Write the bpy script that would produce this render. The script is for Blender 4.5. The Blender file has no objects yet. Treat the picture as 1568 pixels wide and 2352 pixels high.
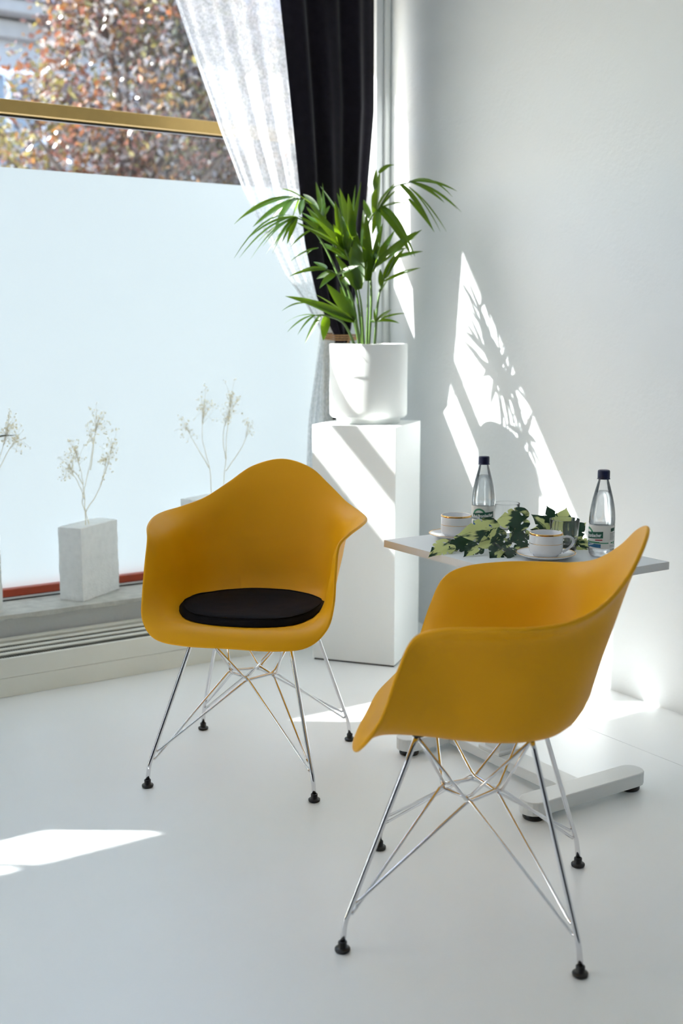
import bpy, bmesh, math, random
import numpy as np
from mathutils import Vector, Matrix
from mathutils.geometry import delaunay_2d_cdt

sc = bpy.context.scene
COL = sc.collection
rnd = random.Random(7)
R = math.radians
PI = math.pi

# ------------------------------------------------------------------ camera
VIEW_AZ = R(57.0)                       # view direction, measured from the room's X axis
CAM_H = 1.23
FPX = 2627.0
PITCH = math.atan((1176 - 760) / FPX)
cam = bpy.data.cameras.new('camera')
cam.sensor_fit = 'VERTICAL'
cam.sensor_height = 36.0
cam.lens = FPX / 2352 * 36.0
cam.clip_start = 0.05
cam.clip_end = 300
cam.dof.use_dof = True
cam.dof.focus_distance = 3.0
cam.dof.aperture_fstop = 2.8
camo = bpy.data.objects.new('camera', cam)
COL.objects.link(camo)
camo.location = (0, 0, CAM_H)
camo.rotation_euler = (R(90) - PITCH, 0, VIEW_AZ - R(90))
sc.camera = camo

# ------------------------------------------------------------------ sky, sun, exposure
SUN_AZ = R(-35.0)                       # direction the light travels
SUN_SLOPE = 1.45                        # fall per metre travelled away from the window wall
sd = Vector((math.cos(SUN_AZ), math.sin(SUN_AZ), SUN_SLOPE * math.sin(SUN_AZ))).normalized()
SUN_EL = math.asin(-sd.z)
world = bpy.data.worlds.new('sky')
sc.world = world
world.use_nodes = True
wn = world.node_tree
for n in list(wn.nodes):
    wn.nodes.remove(n)
wo = wn.nodes.new('ShaderNodeOutputWorld')
wb = wn.nodes.new('ShaderNodeBackground')
ws = wn.nodes.new('ShaderNodeTexSky')
ws.sky_type = 'NISHITA'
ws.sun_disc = False
ws.sun_elevation = SUN_EL
ws.sun_rotation = R(90) - (SUN_AZ + PI)
ws.air_density = 1.0
ws.dust_density = 2.0
wb.inputs['Strength'].default_value = 0.30
wn.links.new(ws.outputs[0], wb.inputs['Color'])
wn.links.new(wb.outputs[0], wo.inputs['Surface'])

sun = bpy.data.lights.new('sun', 'SUN')
sun.energy = 6.5
sun.angle = R(0.53)
sun.color = (1.0, 0.985, 0.955)
suno = bpy.data.objects.new('sun', sun)
COL.objects.link(suno)
suno.rotation_euler = sd.to_track_quat('-Z', 'Y').to_euler()
suno.location = (-10, 14, 12)

vs = sc.view_settings
vs.view_transform = 'Standard'
vs.look = 'None'
vs.gamma = 1.0
vs.use_curve_mapping = False
vs.exposure = 1.90
sc.cycles.use_denoising = True
sc.cycles.diffuse_bounces = 8
sc.cycles.max_bounces = 16
sc.cycles.transparent_max_bounces = 16


# ------------------------------------------------------------------ helpers: materials
def mat(name, color=(0.8, 0.8, 0.8), rough=0.5, metal=0.0, spec=0.5, noise=0.0, nscale=8.0,
        bump=0.0, bscale=60.0, coat=0.0, bdist=0.01):
    m = bpy.data.materials.new(name)
    m.use_nodes = True
    nt = m.node_tree
    p = nt.nodes['Principled BSDF']
    p.inputs['Base Color'].default_value = (*color, 1)
    p.inputs['Roughness'].default_value = rough
    p.inputs['Metallic'].default_value = metal
    p.inputs['Specular IOR Level'].default_value = spec
    p.inputs['Coat Weight'].default_value = coat
    if noise or bump:
        tc = nt.nodes.new('ShaderNodeTexCoord')
    if noise:
        n = nt.nodes.new('ShaderNodeTexNoise')
        n.inputs['Scale'].default_value = nscale
        n.inputs['Detail'].default_value = 5
        nt.links.new(tc.outputs['Object'], n.inputs['Vector'])
        r = nt.nodes.new('ShaderNodeMapRange')
        r.inputs['From Min'].default_value = 0.3
        r.inputs['From Max'].default_value = 0.7
        r.inputs['To Min'].default_value = 1 - noise
        r.inputs['To Max'].default_value = 1 + noise
        nt.links.new(n.outputs['Fac'], r.inputs['Value'])
        mx = nt.nodes.new('ShaderNodeVectorMath')
        mx.operation = 'SCALE'
        mx.inputs[0].default_value = color
        nt.links.new(r.outputs[0], mx.inputs['Scale'])
        nt.links.new(mx.outputs[0], p.inputs['Base Color'])
    if bump:
        n2 = nt.nodes.new('ShaderNodeTexNoise')
        n2.inputs['Scale'].default_value = bscale
        n2.inputs['Detail'].default_value = 4
        nt.links.new(tc.outputs['Object'], n2.inputs['Vector'])
        b = nt.nodes.new('ShaderNodeBump')
        b.inputs['Strength'].default_value = bump
        b.inputs['Distance'].default_value = bdist
        nt.links.new(n2.outputs['Fac'], b.inputs['Height'])
        nt.links.new(b.outputs[0], p.inputs['Normal'])
    return m


def mix_mat(name, build):
    m = bpy.data.materials.new(name)
    m.use_nodes = True
    nt = m.node_tree
    for n in list(nt.nodes):
        nt.nodes.remove(n)
    out = nt.nodes.new('ShaderNodeOutputMaterial')
    nt.links.new(build(nt), out.inputs['Surface'])
    return m


def node(nt, kind, **kw):
    n = nt.nodes.new(kind)
    for k, v in kw.items():
        n.inputs[k].default_value = v
    return n


def mixs(nt, fac, a, b):
    n = nt.nodes.new('ShaderNodeMixShader')
    if isinstance(fac, float):
        n.inputs[0].default_value = fac
    else:
        nt.links.new(fac, n.inputs[0])
    nt.links.new(a, n.inputs[1])
    nt.links.new(b, n.inputs[2])
    return n.outputs[0]


def thin_glass(nt, tint=(0.95, 0.98, 0.97, 1)):
    fr = node(nt, 'ShaderNodeFresnel', IOR=1.5)
    k = nt.nodes.new('ShaderNodeMath')
    k.operation = 'MULTIPLY'
    k.inputs[1].default_value = 1.7
    k.use_clamp = True
    nt.links.new(fr.outputs[0], k.inputs[0])
    t = node(nt, 'ShaderNodeBsdfTransparent', Color=tint)
    g = node(nt, 'ShaderNodeBsdfGlossy', Color=(1, 1, 1, 1), Roughness=0.02)
    return mixs(nt, k.outputs[0], t.outputs[0], g.outputs[0])


def film_shader(nt):
    t = node(nt, 'ShaderNodeBsdfTranslucent', Color=(0.146, 0.169, 0.179, 1))
    d = node(nt, 'ShaderNodeBsdfDiffuse', Color=(0.86, 0.90, 0.92, 1))
    return mixs(nt, 0.35, t.outputs[0], d.outputs[0])


def sheer_shader(nt):
    tc = nt.nodes.new('ShaderNodeTexCoord')
    n = node(nt, 'ShaderNodeTexNoise', Scale=95.0, Detail=3.0)
    nt.links.new(tc.outputs['Object'], n.inputs['Vector'])
    n2 = node(nt, 'ShaderNodeTexNoise', Scale=14.0, Detail=2.0)
    nt.links.new(tc.outputs['Object'], n2.inputs['Vector'])
    ad = nt.nodes.new('ShaderNodeMath')
    ad.operation = 'ADD'
    nt.links.new(n.outputs['Fac'], ad.inputs[0])
    hf = nt.nodes.new('ShaderNodeMath')
    hf.operation = 'MULTIPLY_ADD'
    hf.inputs[1].default_value = 0.55
    hf.inputs[2].default_value = 0.22
    nt.links.new(n2.outputs['Fac'], hf.inputs[0])
    nt.links.new(hf.outputs[0], ad.inputs[1])
    mr = nt.nodes.new('ShaderNodeMapRange')
    mr.inputs['From Min'].default_value = 0.8
    mr.inputs['From Max'].default_value = 1.2
    mr.inputs['To Min'].default_value = 0.42
    mr.inputs['To Max'].default_value = 0.66
    nt.links.new(ad.outputs[0], mr.inputs['Value'])
    tr = node(nt, 'ShaderNodeBsdfTransparent', Color=(1, 1, 1, 1))
    tl = node(nt, 'ShaderNodeBsdfTranslucent', Color=(0.78, 0.80, 0.82, 1))
    df = node(nt, 'ShaderNodeBsdfDiffuse', Color=(0.88, 0.90, 0.92, 1))
    cloth = mixs(nt, 0.35, tl.outputs[0], df.outputs[0])
    return mixs(nt, mr.outputs[0], tr.outputs[0], cloth)


def leaf_shader(c1, c2, trans, scale=9.0, rough=0.35, tfac=0.42, hard=False):
    def f(nt):
        tc = nt.nodes.new('ShaderNodeTexCoord')
        n = node(nt, 'ShaderNodeTexNoise', Scale=scale, Detail=3.0)
        oi = nt.nodes.new('ShaderNodeObjectInfo')
        va = nt.nodes.new('ShaderNodeVectorMath')
        va.operation = 'MULTIPLY_ADD'
        va.inputs[1].default_value = (0.45, 1.3, 1.0) if hard else (1, 1, 1)
        vc = nt.nodes.new('ShaderNodeVectorMath')
        vc.operation = 'SCALE'
        vc.inputs[0].default_value = (7.0, 3.0, 5.0)
        nt.links.new(oi.outputs['Random'], vc.inputs['Scale'])
        nt.links.new(tc.outputs['Object'], va.inputs[0])
        nt.links.new(vc.outputs[0], va.inputs[2])
        nt.links.new(va.outputs[0], n.inputs['Vector'])
        cr = nt.nodes.new('ShaderNodeValToRGB')
        lo, hi = (0.47, 0.53) if hard else (0.35, 0.65)
        cr.color_ramp.elements[0].position = lo
        cr.color_ramp.elements[1].position = hi
        cr.color_ramp.elements[0].color = (*c1, 1)
        cr.color_ramp.elements[1].color = (*c2, 1)
        if hard:
            sh = nt.nodes.new('ShaderNodeMapRange')
            sh.inputs['To Min'].default_value = -0.16
            sh.inputs['To Max'].default_value = 0.10
            nt.links.new(oi.outputs['Random'], sh.inputs['Value'])
            ad = nt.nodes.new('ShaderNodeMath')
            nt.links.new(n.outputs['Fac'], ad.inputs[0])
            nt.links.new(sh.outputs[0], ad.inputs[1])
            nt.links.new(ad.outputs[0], cr.inputs[0])
        else:
            nt.links.new(n.outputs['Fac'], cr.inputs[0])
        p = nt.nodes.new('ShaderNodeBsdfPrincipled')
        p.inputs['Roughness'].default_value = rough
        nt.links.new(cr.outputs[0], p.inputs['Base Color'])
        t = nt.nodes.new('ShaderNodeBsdfTranslucent')
        if hard:
            nt.links.new(cr.outputs[0], t.inputs['Color'])
        else:
            t.inputs['Color'].default_value = (*trans, 1)
        return mixs(nt, tfac, p.outputs[0], t.outputs[0])
    return f


def attr_leaf(nt):
    a = nt.nodes.new('ShaderNodeAttribute')
    a.attribute_name = 'leaf_colour'
    p = nt.nodes.new('ShaderNodeBsdfPrincipled')
    p.inputs['Roughness'].default_value = 0.28
    p.inputs['Specular IOR Level'].default_value = 0.9
    nt.links.new(a.outputs['Color'], p.inputs['Base Color'])
    t = nt.nodes.new('ShaderNodeBsdfTranslucent')
    nt.links.new(a.outputs['Color'], t.inputs['Color'])
    return mixs(nt, 0.35, p.outputs[0], t.outputs[0])


M = {}
M['wall'] = mat('wall_paint', (0.76, 0.785, 0.795), 0.75, spec=0.2, bump=0.35, bscale=55, bdist=0.004)
M['backwall'] = mat('rear_wall_paint', (0.10, 0.10, 0.115), 0.8, spec=0.2, bump=0.2, bscale=55, bdist=0.004)
M['ceiling'] = mat('ceiling_paint', (0.88, 0.90, 0.90), 0.85, spec=0.2)
M['floor'] = mat('floor_vinyl', (0.91, 0.935, 0.945), 0.36, spec=0.8, noise=0.012, nscale=3)
M['seam'] = mat('floor_underlay', (0.35, 0.37, 0.38), 0.9)
M['trim'] = mat('trim_paint', (0.74, 0.76, 0.75), 0.45)
M['yellow'] = mat('yellow_plastic', (0.84, 0.395, 0.001), 0.46, spec=0.26, noise=0.02, nscale=3, bump=0.03, bscale=400, bdist=0.001)
M['black_cloth'] = mat('black_felt', (0.006, 0.005, 0.007), 0.85, spec=0.15, noise=0.2, nscale=200, bump=0.15, bscale=500, bdist=0.001)
M['chrome'] = mat('chrome', (0.80, 0.80, 0.82), 0.09, metal=1.0, noise=0.02)
M['black'] = mat('black_rubber', (0.008, 0.008, 0.009), 0.35)
M['white_lacquer'] = mat('white_lacquer', (0.90, 0.925, 0.92), 0.40, spec=0.35, noise=0.008, nscale=2)
M['white_metal'] = mat('white_powder_coat', (0.78, 0.80, 0.80), 0.38, noise=0.01)
M['tabletop'] = mat('white_laminate', (0.76, 0.79, 0.81), 0.35, noise=0.01)
M['edge'] = mat('table_edge_band', (0.70, 0.70, 0.69), 0.5, noise=0.02)
M['ceramic'] = mat('white_ceramic_pot', (0.88, 0.90, 0.89), 0.45, noise=0.01)
M['soil'] = mat('potting_soil', (0.035, 0.022, 0.014), 0.95, noise=0.4, nscale=60, bump=0.8, bscale=90)
M['brass'] = mat('brass_anodised', (0.56, 0.37, 0.12), 0.42, metal=0.35, noise=0.04, nscale=20)
M['red_wood'] = mat('red_painted_wood', (0.42, 0.055, 0.018), 0.35, noise=0.12, nscale=14)
M['stone'] = mat('window_sill_stone', (0.62, 0.62, 0.58), 0.55, noise=0.16, nscale=22, bump=0.25, bscale=50)
M['convector'] = mat('convector_enamel', (0.83, 0.83, 0.75), 0.42, noise=0.03, nscale=4)
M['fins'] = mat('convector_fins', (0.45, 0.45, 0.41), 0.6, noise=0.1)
M['dark'] = mat('gap_shade_black', (0.015, 0.015, 0.015), 0.9)  # near-black that stands in for shade inside gaps
M['velvet'] = mat('charcoal_curtain_cloth', (0.012, 0.010, 0.016), 0.9, spec=0.1, noise=0.15, nscale=40)
M['velvet'].node_tree.nodes['Principled BSDF'].inputs['Sheen Weight'].default_value = 0.10
M['twine'] = mat('jute_twine', (0.40, 0.23, 0.11), 0.9, noise=0.2, nscale=120)
M['block'] = mat('aerated_concrete', (0.93, 0.945, 0.94), 0.9, spec=0.15, noise=0.05, nscale=30, bump=0.7, bscale=130, bdist=0.003)
M['porcelain'] = mat('white_porcelain', (0.78, 0.79, 0.81), 0.16, spec=0.55, noise=0.01)
M['gold'] = mat('gold_lustre', (0.85, 0.50, 0.17), 0.18, metal=1.0, noise=0.03)
M['navy'] = mat('navy_cap', (0.004, 0.008, 0.05), 0.35, noise=0.05)
M['label_paper'] = mat('bottle_label_paper', (0.74, 0.73, 0.69), 0.5, noise=0.02)
M['label_green'] = mat('label_green', (0.010, 0.085, 0.055), 0.5, noise=0.05)
M['label_lgreen'] = mat('label_light_green', (0.06, 0.26, 0.14), 0.5, noise=0.05)
M['label_blue'] = mat('label_blue', (0.03, 0.14, 0.30), 0.5, noise=0.1, nscale=40)
M['label_red'] = mat('label_red', (0.40, 0.03, 0.05), 0.5, noise=0.05)
M['ink_white'] = mat('label_white_ink', (0.85, 0.85, 0.85), 0.5, noise=0.01)
M['ink_grey'] = mat('label_grey_ink', (0.18, 0.20, 0.20), 0.5, noise=0.01)
M['bark'] = mat('tree_bark', (0.10, 0.075, 0.06), 0.9, noise=0.3, nscale=20, bump=0.8, bscale=30, bdist=0.03)
M['plaster'] = mat('house_plaster', (0.34, 0.335, 0.345), 0.9, noise=0.05, nscale=2)
M['roof'] = mat('slate_roof', (0.09, 0.09, 0.125), 0.7, noise=0.15, nscale=5)
M['house_trim'] = mat('house_trim', (0.30, 0.28, 0.27), 0.8, noise=0.05)
M['window_white'] = mat('window_white_paint', (0.8, 0.8, 0.8), 0.5, noise=0.02)
M['house_glass'] = mat('house_window_glass', (0.12, 0.14, 0.18), 0.06, spec=0.8, noise=0.1)
M['street'] = mat('street_paving', (0.42, 0.42, 0.42), 0.85, noise=0.12, nscale=1.5)
M['glass'] = mix_mat('window_glass', thin_glass)
M['film'] = mix_mat('frosted_film', film_shader)
M['sheer'] = mix_mat('lace_sheer', sheer_shader)
M['palm'] = mix_mat('palm_leaf', leaf_shader((0.010, 0.034, 0.008), (0.024, 0.072, 0.011), (0.26, 0.44, 0.012), tfac=0.36))
M['palm_stem'] = mat('palm_stem', (0.10, 0.18, 0.04), 0.4, noise=0.2, nscale=20)
M['monstera'] = mix_mat('variegated_leaf', leaf_shader((0.008, 0.040, 0.016), (0.62, 0.68, 0.27), (0, 0, 0), scale=2.3, rough=0.25, tfac=0.25, hard=True))
M['stem'] = mix_mat('dried_stem', leaf_shader((0.62, 0.54, 0.38), (0.72, 0.65, 0.50), (0.95, 0.88, 0.70), tfac=0.7, rough=0.8))
M['blossom'] = mix_mat('dried_blossom', leaf_shader((0.90, 0.84, 0.70), (0.95, 0.92, 0.84), (1.0, 0.97, 0.88), tfac=0.8, rough=0.85))
M['vine'] = mat('vine_stem', (0.03, 0.035, 0.015), 0.5, noise=0.2, nscale=50)
M['foliage'] = mix_mat('autumn_leaf', attr_leaf)


def glass_solid(name, ior, color=(1, 1, 1)):
    def f(nt):
        g = node(nt, 'ShaderNodeBsdfGlass', Color=(*color, 1), Roughness=0.0, IOR=ior)
        return g.outputs[0]
    return mix_mat(name, f)


def water_shader(nt):
    g = node(nt, 'ShaderNodeBsdfGlass', Color=(0.98, 0.99, 1.0, 1), Roughness=0.0, IOR=1.33)
    t_ = node(nt, 'ShaderNodeBsdfTransparent', Color=(0.97, 0.99, 1.0, 1))
    return mixs(nt, 0.5, g.outputs[0], t_.outputs[0])


M['water'] = mix_mat('water', water_shader)
M['tumbler'] = glass_solid('tumbler_glass', 1.45)
M['pet'] = mix_mat('clear_plastic', lambda nt: thin_glass(nt, (0.99, 0.995, 1.0, 1)))


# ------------------------------------------------------------------ helpers: objects and meshes
def link(name, me, m, parent=None, loc=None, rotz=0.0):
    o = bpy.data.objects.new(name, me)
    if m is not None and not me.materials:
        me.materials.append(m)
    COL.objects.link(o)
    if parent is not None:
        o.parent = parent
    if loc is not None:
        o.location = loc
    if rotz:
        o.rotation_euler = (0, 0, rotz)
    return o


def mesh(name, verts, faces, m, parent=None, smooth=False, loc=None, rotz=0.0, fix=True):
    me = bpy.data.meshes.new(name)
    me.from_pydata([tuple(v) for v in verts], [], [tuple(f) for f in faces])
    if fix:
        bm = bmesh.new()
        bm.from_mesh(me)
        bmesh.ops.recalc_face_normals(bm, faces=bm.faces)
        bm.to_mesh(me)
        bm.free()
    if smooth:
        me.polygons.foreach_set('use_smooth', [True] * len(me.polygons))
    me.update()
    return link(name, me, m, parent, loc, rotz)


def thing(name, label, cat, loc=(0, 0, 0), rotz=0.0, group=None):
    o = bpy.data.objects.new(name, None)
    o.empty_display_size = 0.05
    COL.objects.link(o)
    o.location = loc
    o.rotation_euler = (0, 0, rotz)
    return tag(o, label, cat, group)


def tag(o, label, cat, group=None):
    o['label'] = label
    o['category'] = cat
    if group:
        o['group'] = group
    return o


def struct(o, label=None):
    o['kind'] = 'structure'
    if label:
        o['label'] = label
    return o


def struct_empty(name, loc=(0, 0, 0), label=None):
    o = bpy.data.objects.new(name, None)
    COL.objects.link(o)
    o.location = loc
    return struct(o, label)


class MB:
    def __init__(s):
        s.v = []
        s.f = []

    def add(s, vf):
        n = len(s.v)
        s.v += [tuple(p) for p in vf[0]]
        s.f += [tuple(i + n for i in q) for q in vf[1]]
        return s

    def build(s, name, m, parent=None, smooth=False, **k):
        return mesh(name, s.v, s.f, m, parent, smooth, **k)


def box(x0, x1, y0, y1, z0, z1):
    v = [(x0, y0, z0), (x1, y0, z0), (x1, y1, z0), (x0, y1, z0), (x0, y0, z1), (x1, y0, z1), (x1, y1, z1), (x0, y1, z1)]
    f = [(0, 3, 2, 1), (4, 5, 6, 7), (0, 1, 5, 4), (1, 2, 6, 5), (2, 3, 7, 6), (3, 0, 4, 7)]
    return v, f


def bbox(name, dims, m, parent=None, bev=0.003, seg=2, loc=None, rotz=0.0):
    v, f = box(*dims)
    bm = bmesh.new()
    vs_ = [bm.verts.new(p) for p in v]
    for q in f:
        bm.faces.new([vs_[i] for i in q])
    bmesh.ops.recalc_face_normals(bm, faces=bm.faces)
    if bev:
        bmesh.ops.bevel(bm, geom=list(bm.edges), offset=bev, segments=seg, affect='EDGES', profile=0.5)
    me = bpy.data.meshes.new(name)
    bm.to_mesh(me)
    bm.free()
    return link(name, me, m, parent, loc, rotz)


def lathe(prof, seg=40, closed=False):
    v, f = [], []
    n = len(prof)
    for i in range(seg):
        a = 2 * PI * i / seg
        for r, z in prof:
            v.append((r * math.cos(a), r * math.sin(a), z))
    rng = n if closed else n - 1
    for i in range(seg):
        j = (i + 1) % seg
        for k in range(rng):
            k2 = (k + 1) % n
            f.append((i * n + k, j * n + k, j * n + k2, i * n + k2))
    return v, f


def crs(pts, sub, closed=False):
    """Catmull-Rom through the points."""
    P = [np.array(p, float) for p in pts]
    n = len(P)
    out = []
    segs = n if closed else n - 1
    for i in range(segs):
        p1, p2 = P[i], P[(i + 1) % n]
        p0 = P[(i - 1) % n] if (closed or i > 0) else 2 * p1 - p2
        p3 = P[(i + 2) % n] if (closed or i + 2 < n) else 2 * p2 - p1
        for k in range(sub):
            t = k / sub
            out.append(0.5 * ((2 * p1) + (-p0 + p2) * t + (2 * p0 - 5 * p1 + 4 * p2 - p3) * t * t
                              + (-p0 + 3 * p1 - 3 * p2 + p3) * t ** 3))
    if not closed:
        out.append(P[-1])
    return out


def tube(path, rad, seg=8, closed=False):
    P = [Vector(p) for p in path]
    n = len(P)
    rads = rad if isinstance(rad, (list, tuple)) else [rad] * n
    v, f = [], []
    prev = None
    for i, p in enumerate(P):
        if closed:
            t = P[(i + 1) % n] - P[i - 1]
        else:
            t = P[min(i + 1, n - 1)] - P[max(i - 1, 0)]
        t.normalize()
        if prev is None:
            u = t.orthogonal().normalized()
        else:
            u = prev - t * prev.dot(t)
            u = u.normalized() if u.length > 1e-6 else t.orthogonal().normalized()
        prev = u
        w = t.cross(u)
        for k in range(seg):
            a = 2 * PI * k / seg
            v.append(tuple(p + (u * math.cos(a) + w * math.sin(a)) * rads[i]))
    for i in range(n if closed else n - 1):
        j = (i + 1) % n
        for k in range(seg):
            l = (k + 1) % seg
            f.append((i * seg + k, i * seg + l, j * seg + l, j * seg + k))
    if not closed:
        f.append(tuple(range(seg))[::-1])
        f.append(tuple((n - 1) * seg + k for k in range(seg)))
    return v, f


def copy_tree(o, parent=None):
    c = o.copy()
    COL.objects.link(c)
    if parent is not None:
        c.parent = parent
    for ch in list(o.children):
        copy_tree(ch, c)
    return c


def prism(poly, z0, z1):
    n = len(poly)
    v = [(x, y, z0) for x, y in poly] + [(x, y, z1) for x, y in poly]
    f = [tuple(range(n))[::-1], tuple(range(n, 2 * n))]
    f += [(i, (i + 1) % n, n + (i + 1) % n, n + i) for i in range(n)]
    return v, f


# view-aligned unit vectors (used for describing plants in front of the window)
FX, FY = math.cos(VIEW_AZ), math.sin(VIEW_AZ)
RX, RY = math.sin(VIEW_AZ), -math.cos(VIEW_AZ)

# ------------------------------------------------------------------ the room
XW = 2.866          # right wall
YW = 4.05           # window wall, inner face
YG = 4.28           # glass
X0, Y0, ZC = -7.6, -5.5, 3.3
XJ = 2.802          # where the window recess begins

fl = struct_empty('floor', label='pale grey-white vinyl floor laid in wide sheets')
FS = 2.517
bbox('floor_sheet', (X0, FS - 0.0009, Y0, YW + 0.03, -0.02, 0), M['floor'], fl, bev=0)
bbox('floor_sheet', (FS + 0.0009, XW + 0.01, Y0, YW + 0.03, -0.02, 0), M['floor'], fl, bev=0)
bbox('underlay', (X0, XW + 0.01, Y0, YW + 0.03, -0.05, -0.0202), M['seam'], fl, bev=0)
struct(bbox('ceiling', (X0 - 0.2, XW + 0.2, Y0 - 0.2, YW + 0.36, ZC, ZC + 0.15), M['ceiling'], bev=0))
struct(bbox('wall_right', (XW, XW + 0.25, Y0, YW + 0.36, -0.05, ZC), M['wall'], bev=0), 'smooth white wall to the right of the window')
struct(bbox('wall_left', (X0 - 0.2, X0, Y0, YW + 0.36, -0.05, ZC), M['backwall'], bev=0))
struct(bbox('wall_rear', (X0, XW, Y0 - 0.2, Y0, -0.05, ZC), M['backwall'], bev=0))

wf = struct_empty('wall_front', label='white wall around the large shop window')
MB().add(prism([(XJ, YW), (XW, YW), (XW, YW + 0.36), (2.735, YW + 0.36), (2.735, YG - 0.03)], 0, ZC)).build('pier', M['wall'], wf)
bbox('lintel', (-7.4, 2.735, YW, YG + 0.03, 2.66, ZC), M['wall'], wf, bev=0)
bbox('apron', (-7.4, XJ, YW, YG + 0.1, -0.05, 0.199), M['wall'], wf, bev=0)
bbox('pier', (X0, -7.4, YW, YW + 0.36, -0.05, ZC), M['wall'], wf, bev=0)
# vertical bead in the room corner
tr = bbox('trim_1', (XW - 0.030, XW - 0.001, YW - 0.014, YW - 0.0005, 0.001, ZC - 0.002), M['trim'], bev=0.006, seg=3)
struct(tr, 'narrow white vertical moulding in the corner beside the curtain')

# sill
SZ = 0.217
sill = struct_empty('trim_2', label='worn grey stone window sill with a chipped front edge')
sv, sf = [], []
NS = 120
for i in range(NS + 1):
    x = -7.4 + (XJ + 7.4) * i / NS
    chip = 0.003 * math.sin(x * 23) + rnd.uniform(0, 0.0035)
    fr_ = 4.022 + rnd.uniform(-0.0006, 0.0006)
    sv += [(x, fr_, SZ), (x, fr_, 0.1985 + chip * 0.9), (x, YG - 0.01, 0.1985), (x, YG - 0.01, SZ)]
for i in range(NS):
    a, b = 4 * i, 4 * (i + 1)
    for k in range(4):
        l = (k + 1) % 4
        sf.append((a + k, a + l, b + l, b + k))
sf += [(0, 1, 2, 3), (4 * NS + 3, 4 * NS + 2, 4 * NS + 1, 4 * NS)]
mesh('sill_slab', sv, sf, M['stone'], sill)

# window
win = struct_empty('window_1', (0, YG, 0), 'large shop window with frosted film on its lower part and a brass transom')
BAYS = [(0.59, 2.69, 2.003, 1.819), (-0.60, 0.43, 2.003, 1.819), (-1.785, -0.68, 2.255, 2.255), (-3.3, -1.815, 2.255, 2.255), (-5.3, -3.4, 2.255, 0), (-7.3, -5.4, 2.255, 2.255)]  # left bays unseen: higher film shapes sun patches, one clear bay added for brightness
for (a, b, zb, zf) in BAYS:
    bbox('transom_bar', (a, b, -0.042, 0.004, zb, zb + 0.048), M['brass'], win, bev=0.003)
    bbox('gasket', (a, b, -0.012, 0.006, zb - 0.008, zb - 0.0005), M['black'], win, bev=0)
    mesh('pane', [(a, 0.008, 0.25), (b, 0.008, 0.25), (b, 0.008, zb), (a, 0.008, zb)], [(0, 1, 2, 3)], M['glass'], win)
    mesh('pane', [(a, 0.008, zb + 0.048), (b, 0.008, zb + 0.048), (b, 0.008, 2.63), (a, 0.008, 2.63)], [(0, 1, 2, 3)], M['glass'], win)
    if zf:
        mesh('frosted_film', [(a, 0.005, 0.2535), (b, 0.005, 0.2535), (b, 0.005, zf), (a, 0.005, zf)], [(0, 1, 2, 3)], M['film'], win)
    rail = bbox('bottom_rail', (a, b, -0.026, 0.03, 0.228, 0.2585), M['red_wood'], win, bev=0.004)
    bbox('weather_strip', (a, b, -0.034, 0.03, 0.2175, 0.2275), M['trim'], win, bev=0.002)
    bbox('bottom_gasket', (a, b, -0.038, -0.034, 0.2172, 0.2215), M['black'], win, bev=0)
for (a, b) in ((2.69, 2.735), (0.43, 0.59), (-0.68, -0.60), (-1.815, -1.785), (-3.4, -3.3), (-5.4, -5.3), (-7.4, -7.3)):  # first post is real, the others unseen and added for their shadows
    thin = b - a < 0.035
    bbox('window_post', (a, b, -0.006 if thin else -0.045, 0.012 if thin else 0.03, 0.218, 2.66), M['brass'], win, bev=0.003)
bbox('window_head', (-7.4, 2.735, -0.04, 0.03, 2.628, 2.665), M['brass'], win, bev=0.003)

# ------------------------------------------------------------------ low convector under the window
YF = 3.755
conv = thing('convector_heater', 'long low cream convector heater with slotted top under the window sill', 'radiator', (0, YF, 0))
CX0, CX1 = -2.6, 2.38
bbox('front_panel', (CX0, CX1, 0, 0.016, 0.0675, 0.134), M['convector'], conv, bev=0.0015)
bbox('plinth', (CX0, CX1, 0.0008, 0.016, 0.0005, 0.0665), M['convector'], conv, bev=0.001)
bbox('end_panel', (CX1, CX1 + 0.012, 0, 0.27, 0.0005, 0.134), M['convector'], conv, bev=0.002)
bbox('end_panel', (CX0 - 0.012, CX0, 0, 0.27, 0.0005, 0.134), M['convector'], conv, bev=0.002)
bbox('rear_rail', (CX0, CX1, 0.232, 0.27, 0.120, 0.136), M['convector'], conv, bev=0.003)
SL = [0.058, 0.115, 0.172]
for y in SL:
    bbox('grille_slat', (CX0, CX1, y, y + 0.025, 0.1295, 0.135), M['convector'], conv, bev=0.002, seg=2)
bbox('well', (CX0, CX1, 0.016, 0.27, 0.0005, 0.05), M['dark'], conv, bev=0)  # coloured near-black for the shade below the slats
mb = MB()
x = CX0 + 0.4
while x < CX1:
    mb.add(([(x, 0.017, 0.05), (x, 0.231, 0.05), (x, 0.231, 0.1225), (x, 0.017, 0.1225),
             (x + 0.0030, 0.017, 0.05), (x + 0.0030, 0.231, 0.05), (x + 0.0030, 0.231, 0.1225), (x + 0.0030, 0.017, 0.1225)],
            [(3, 2, 6, 7), (0, 3, 7, 4), (0, 1, 2, 3), (4, 5, 6, 7)]))
    x += 0.0085
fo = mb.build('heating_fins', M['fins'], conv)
fo['kind'] = 'stuff'

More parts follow.
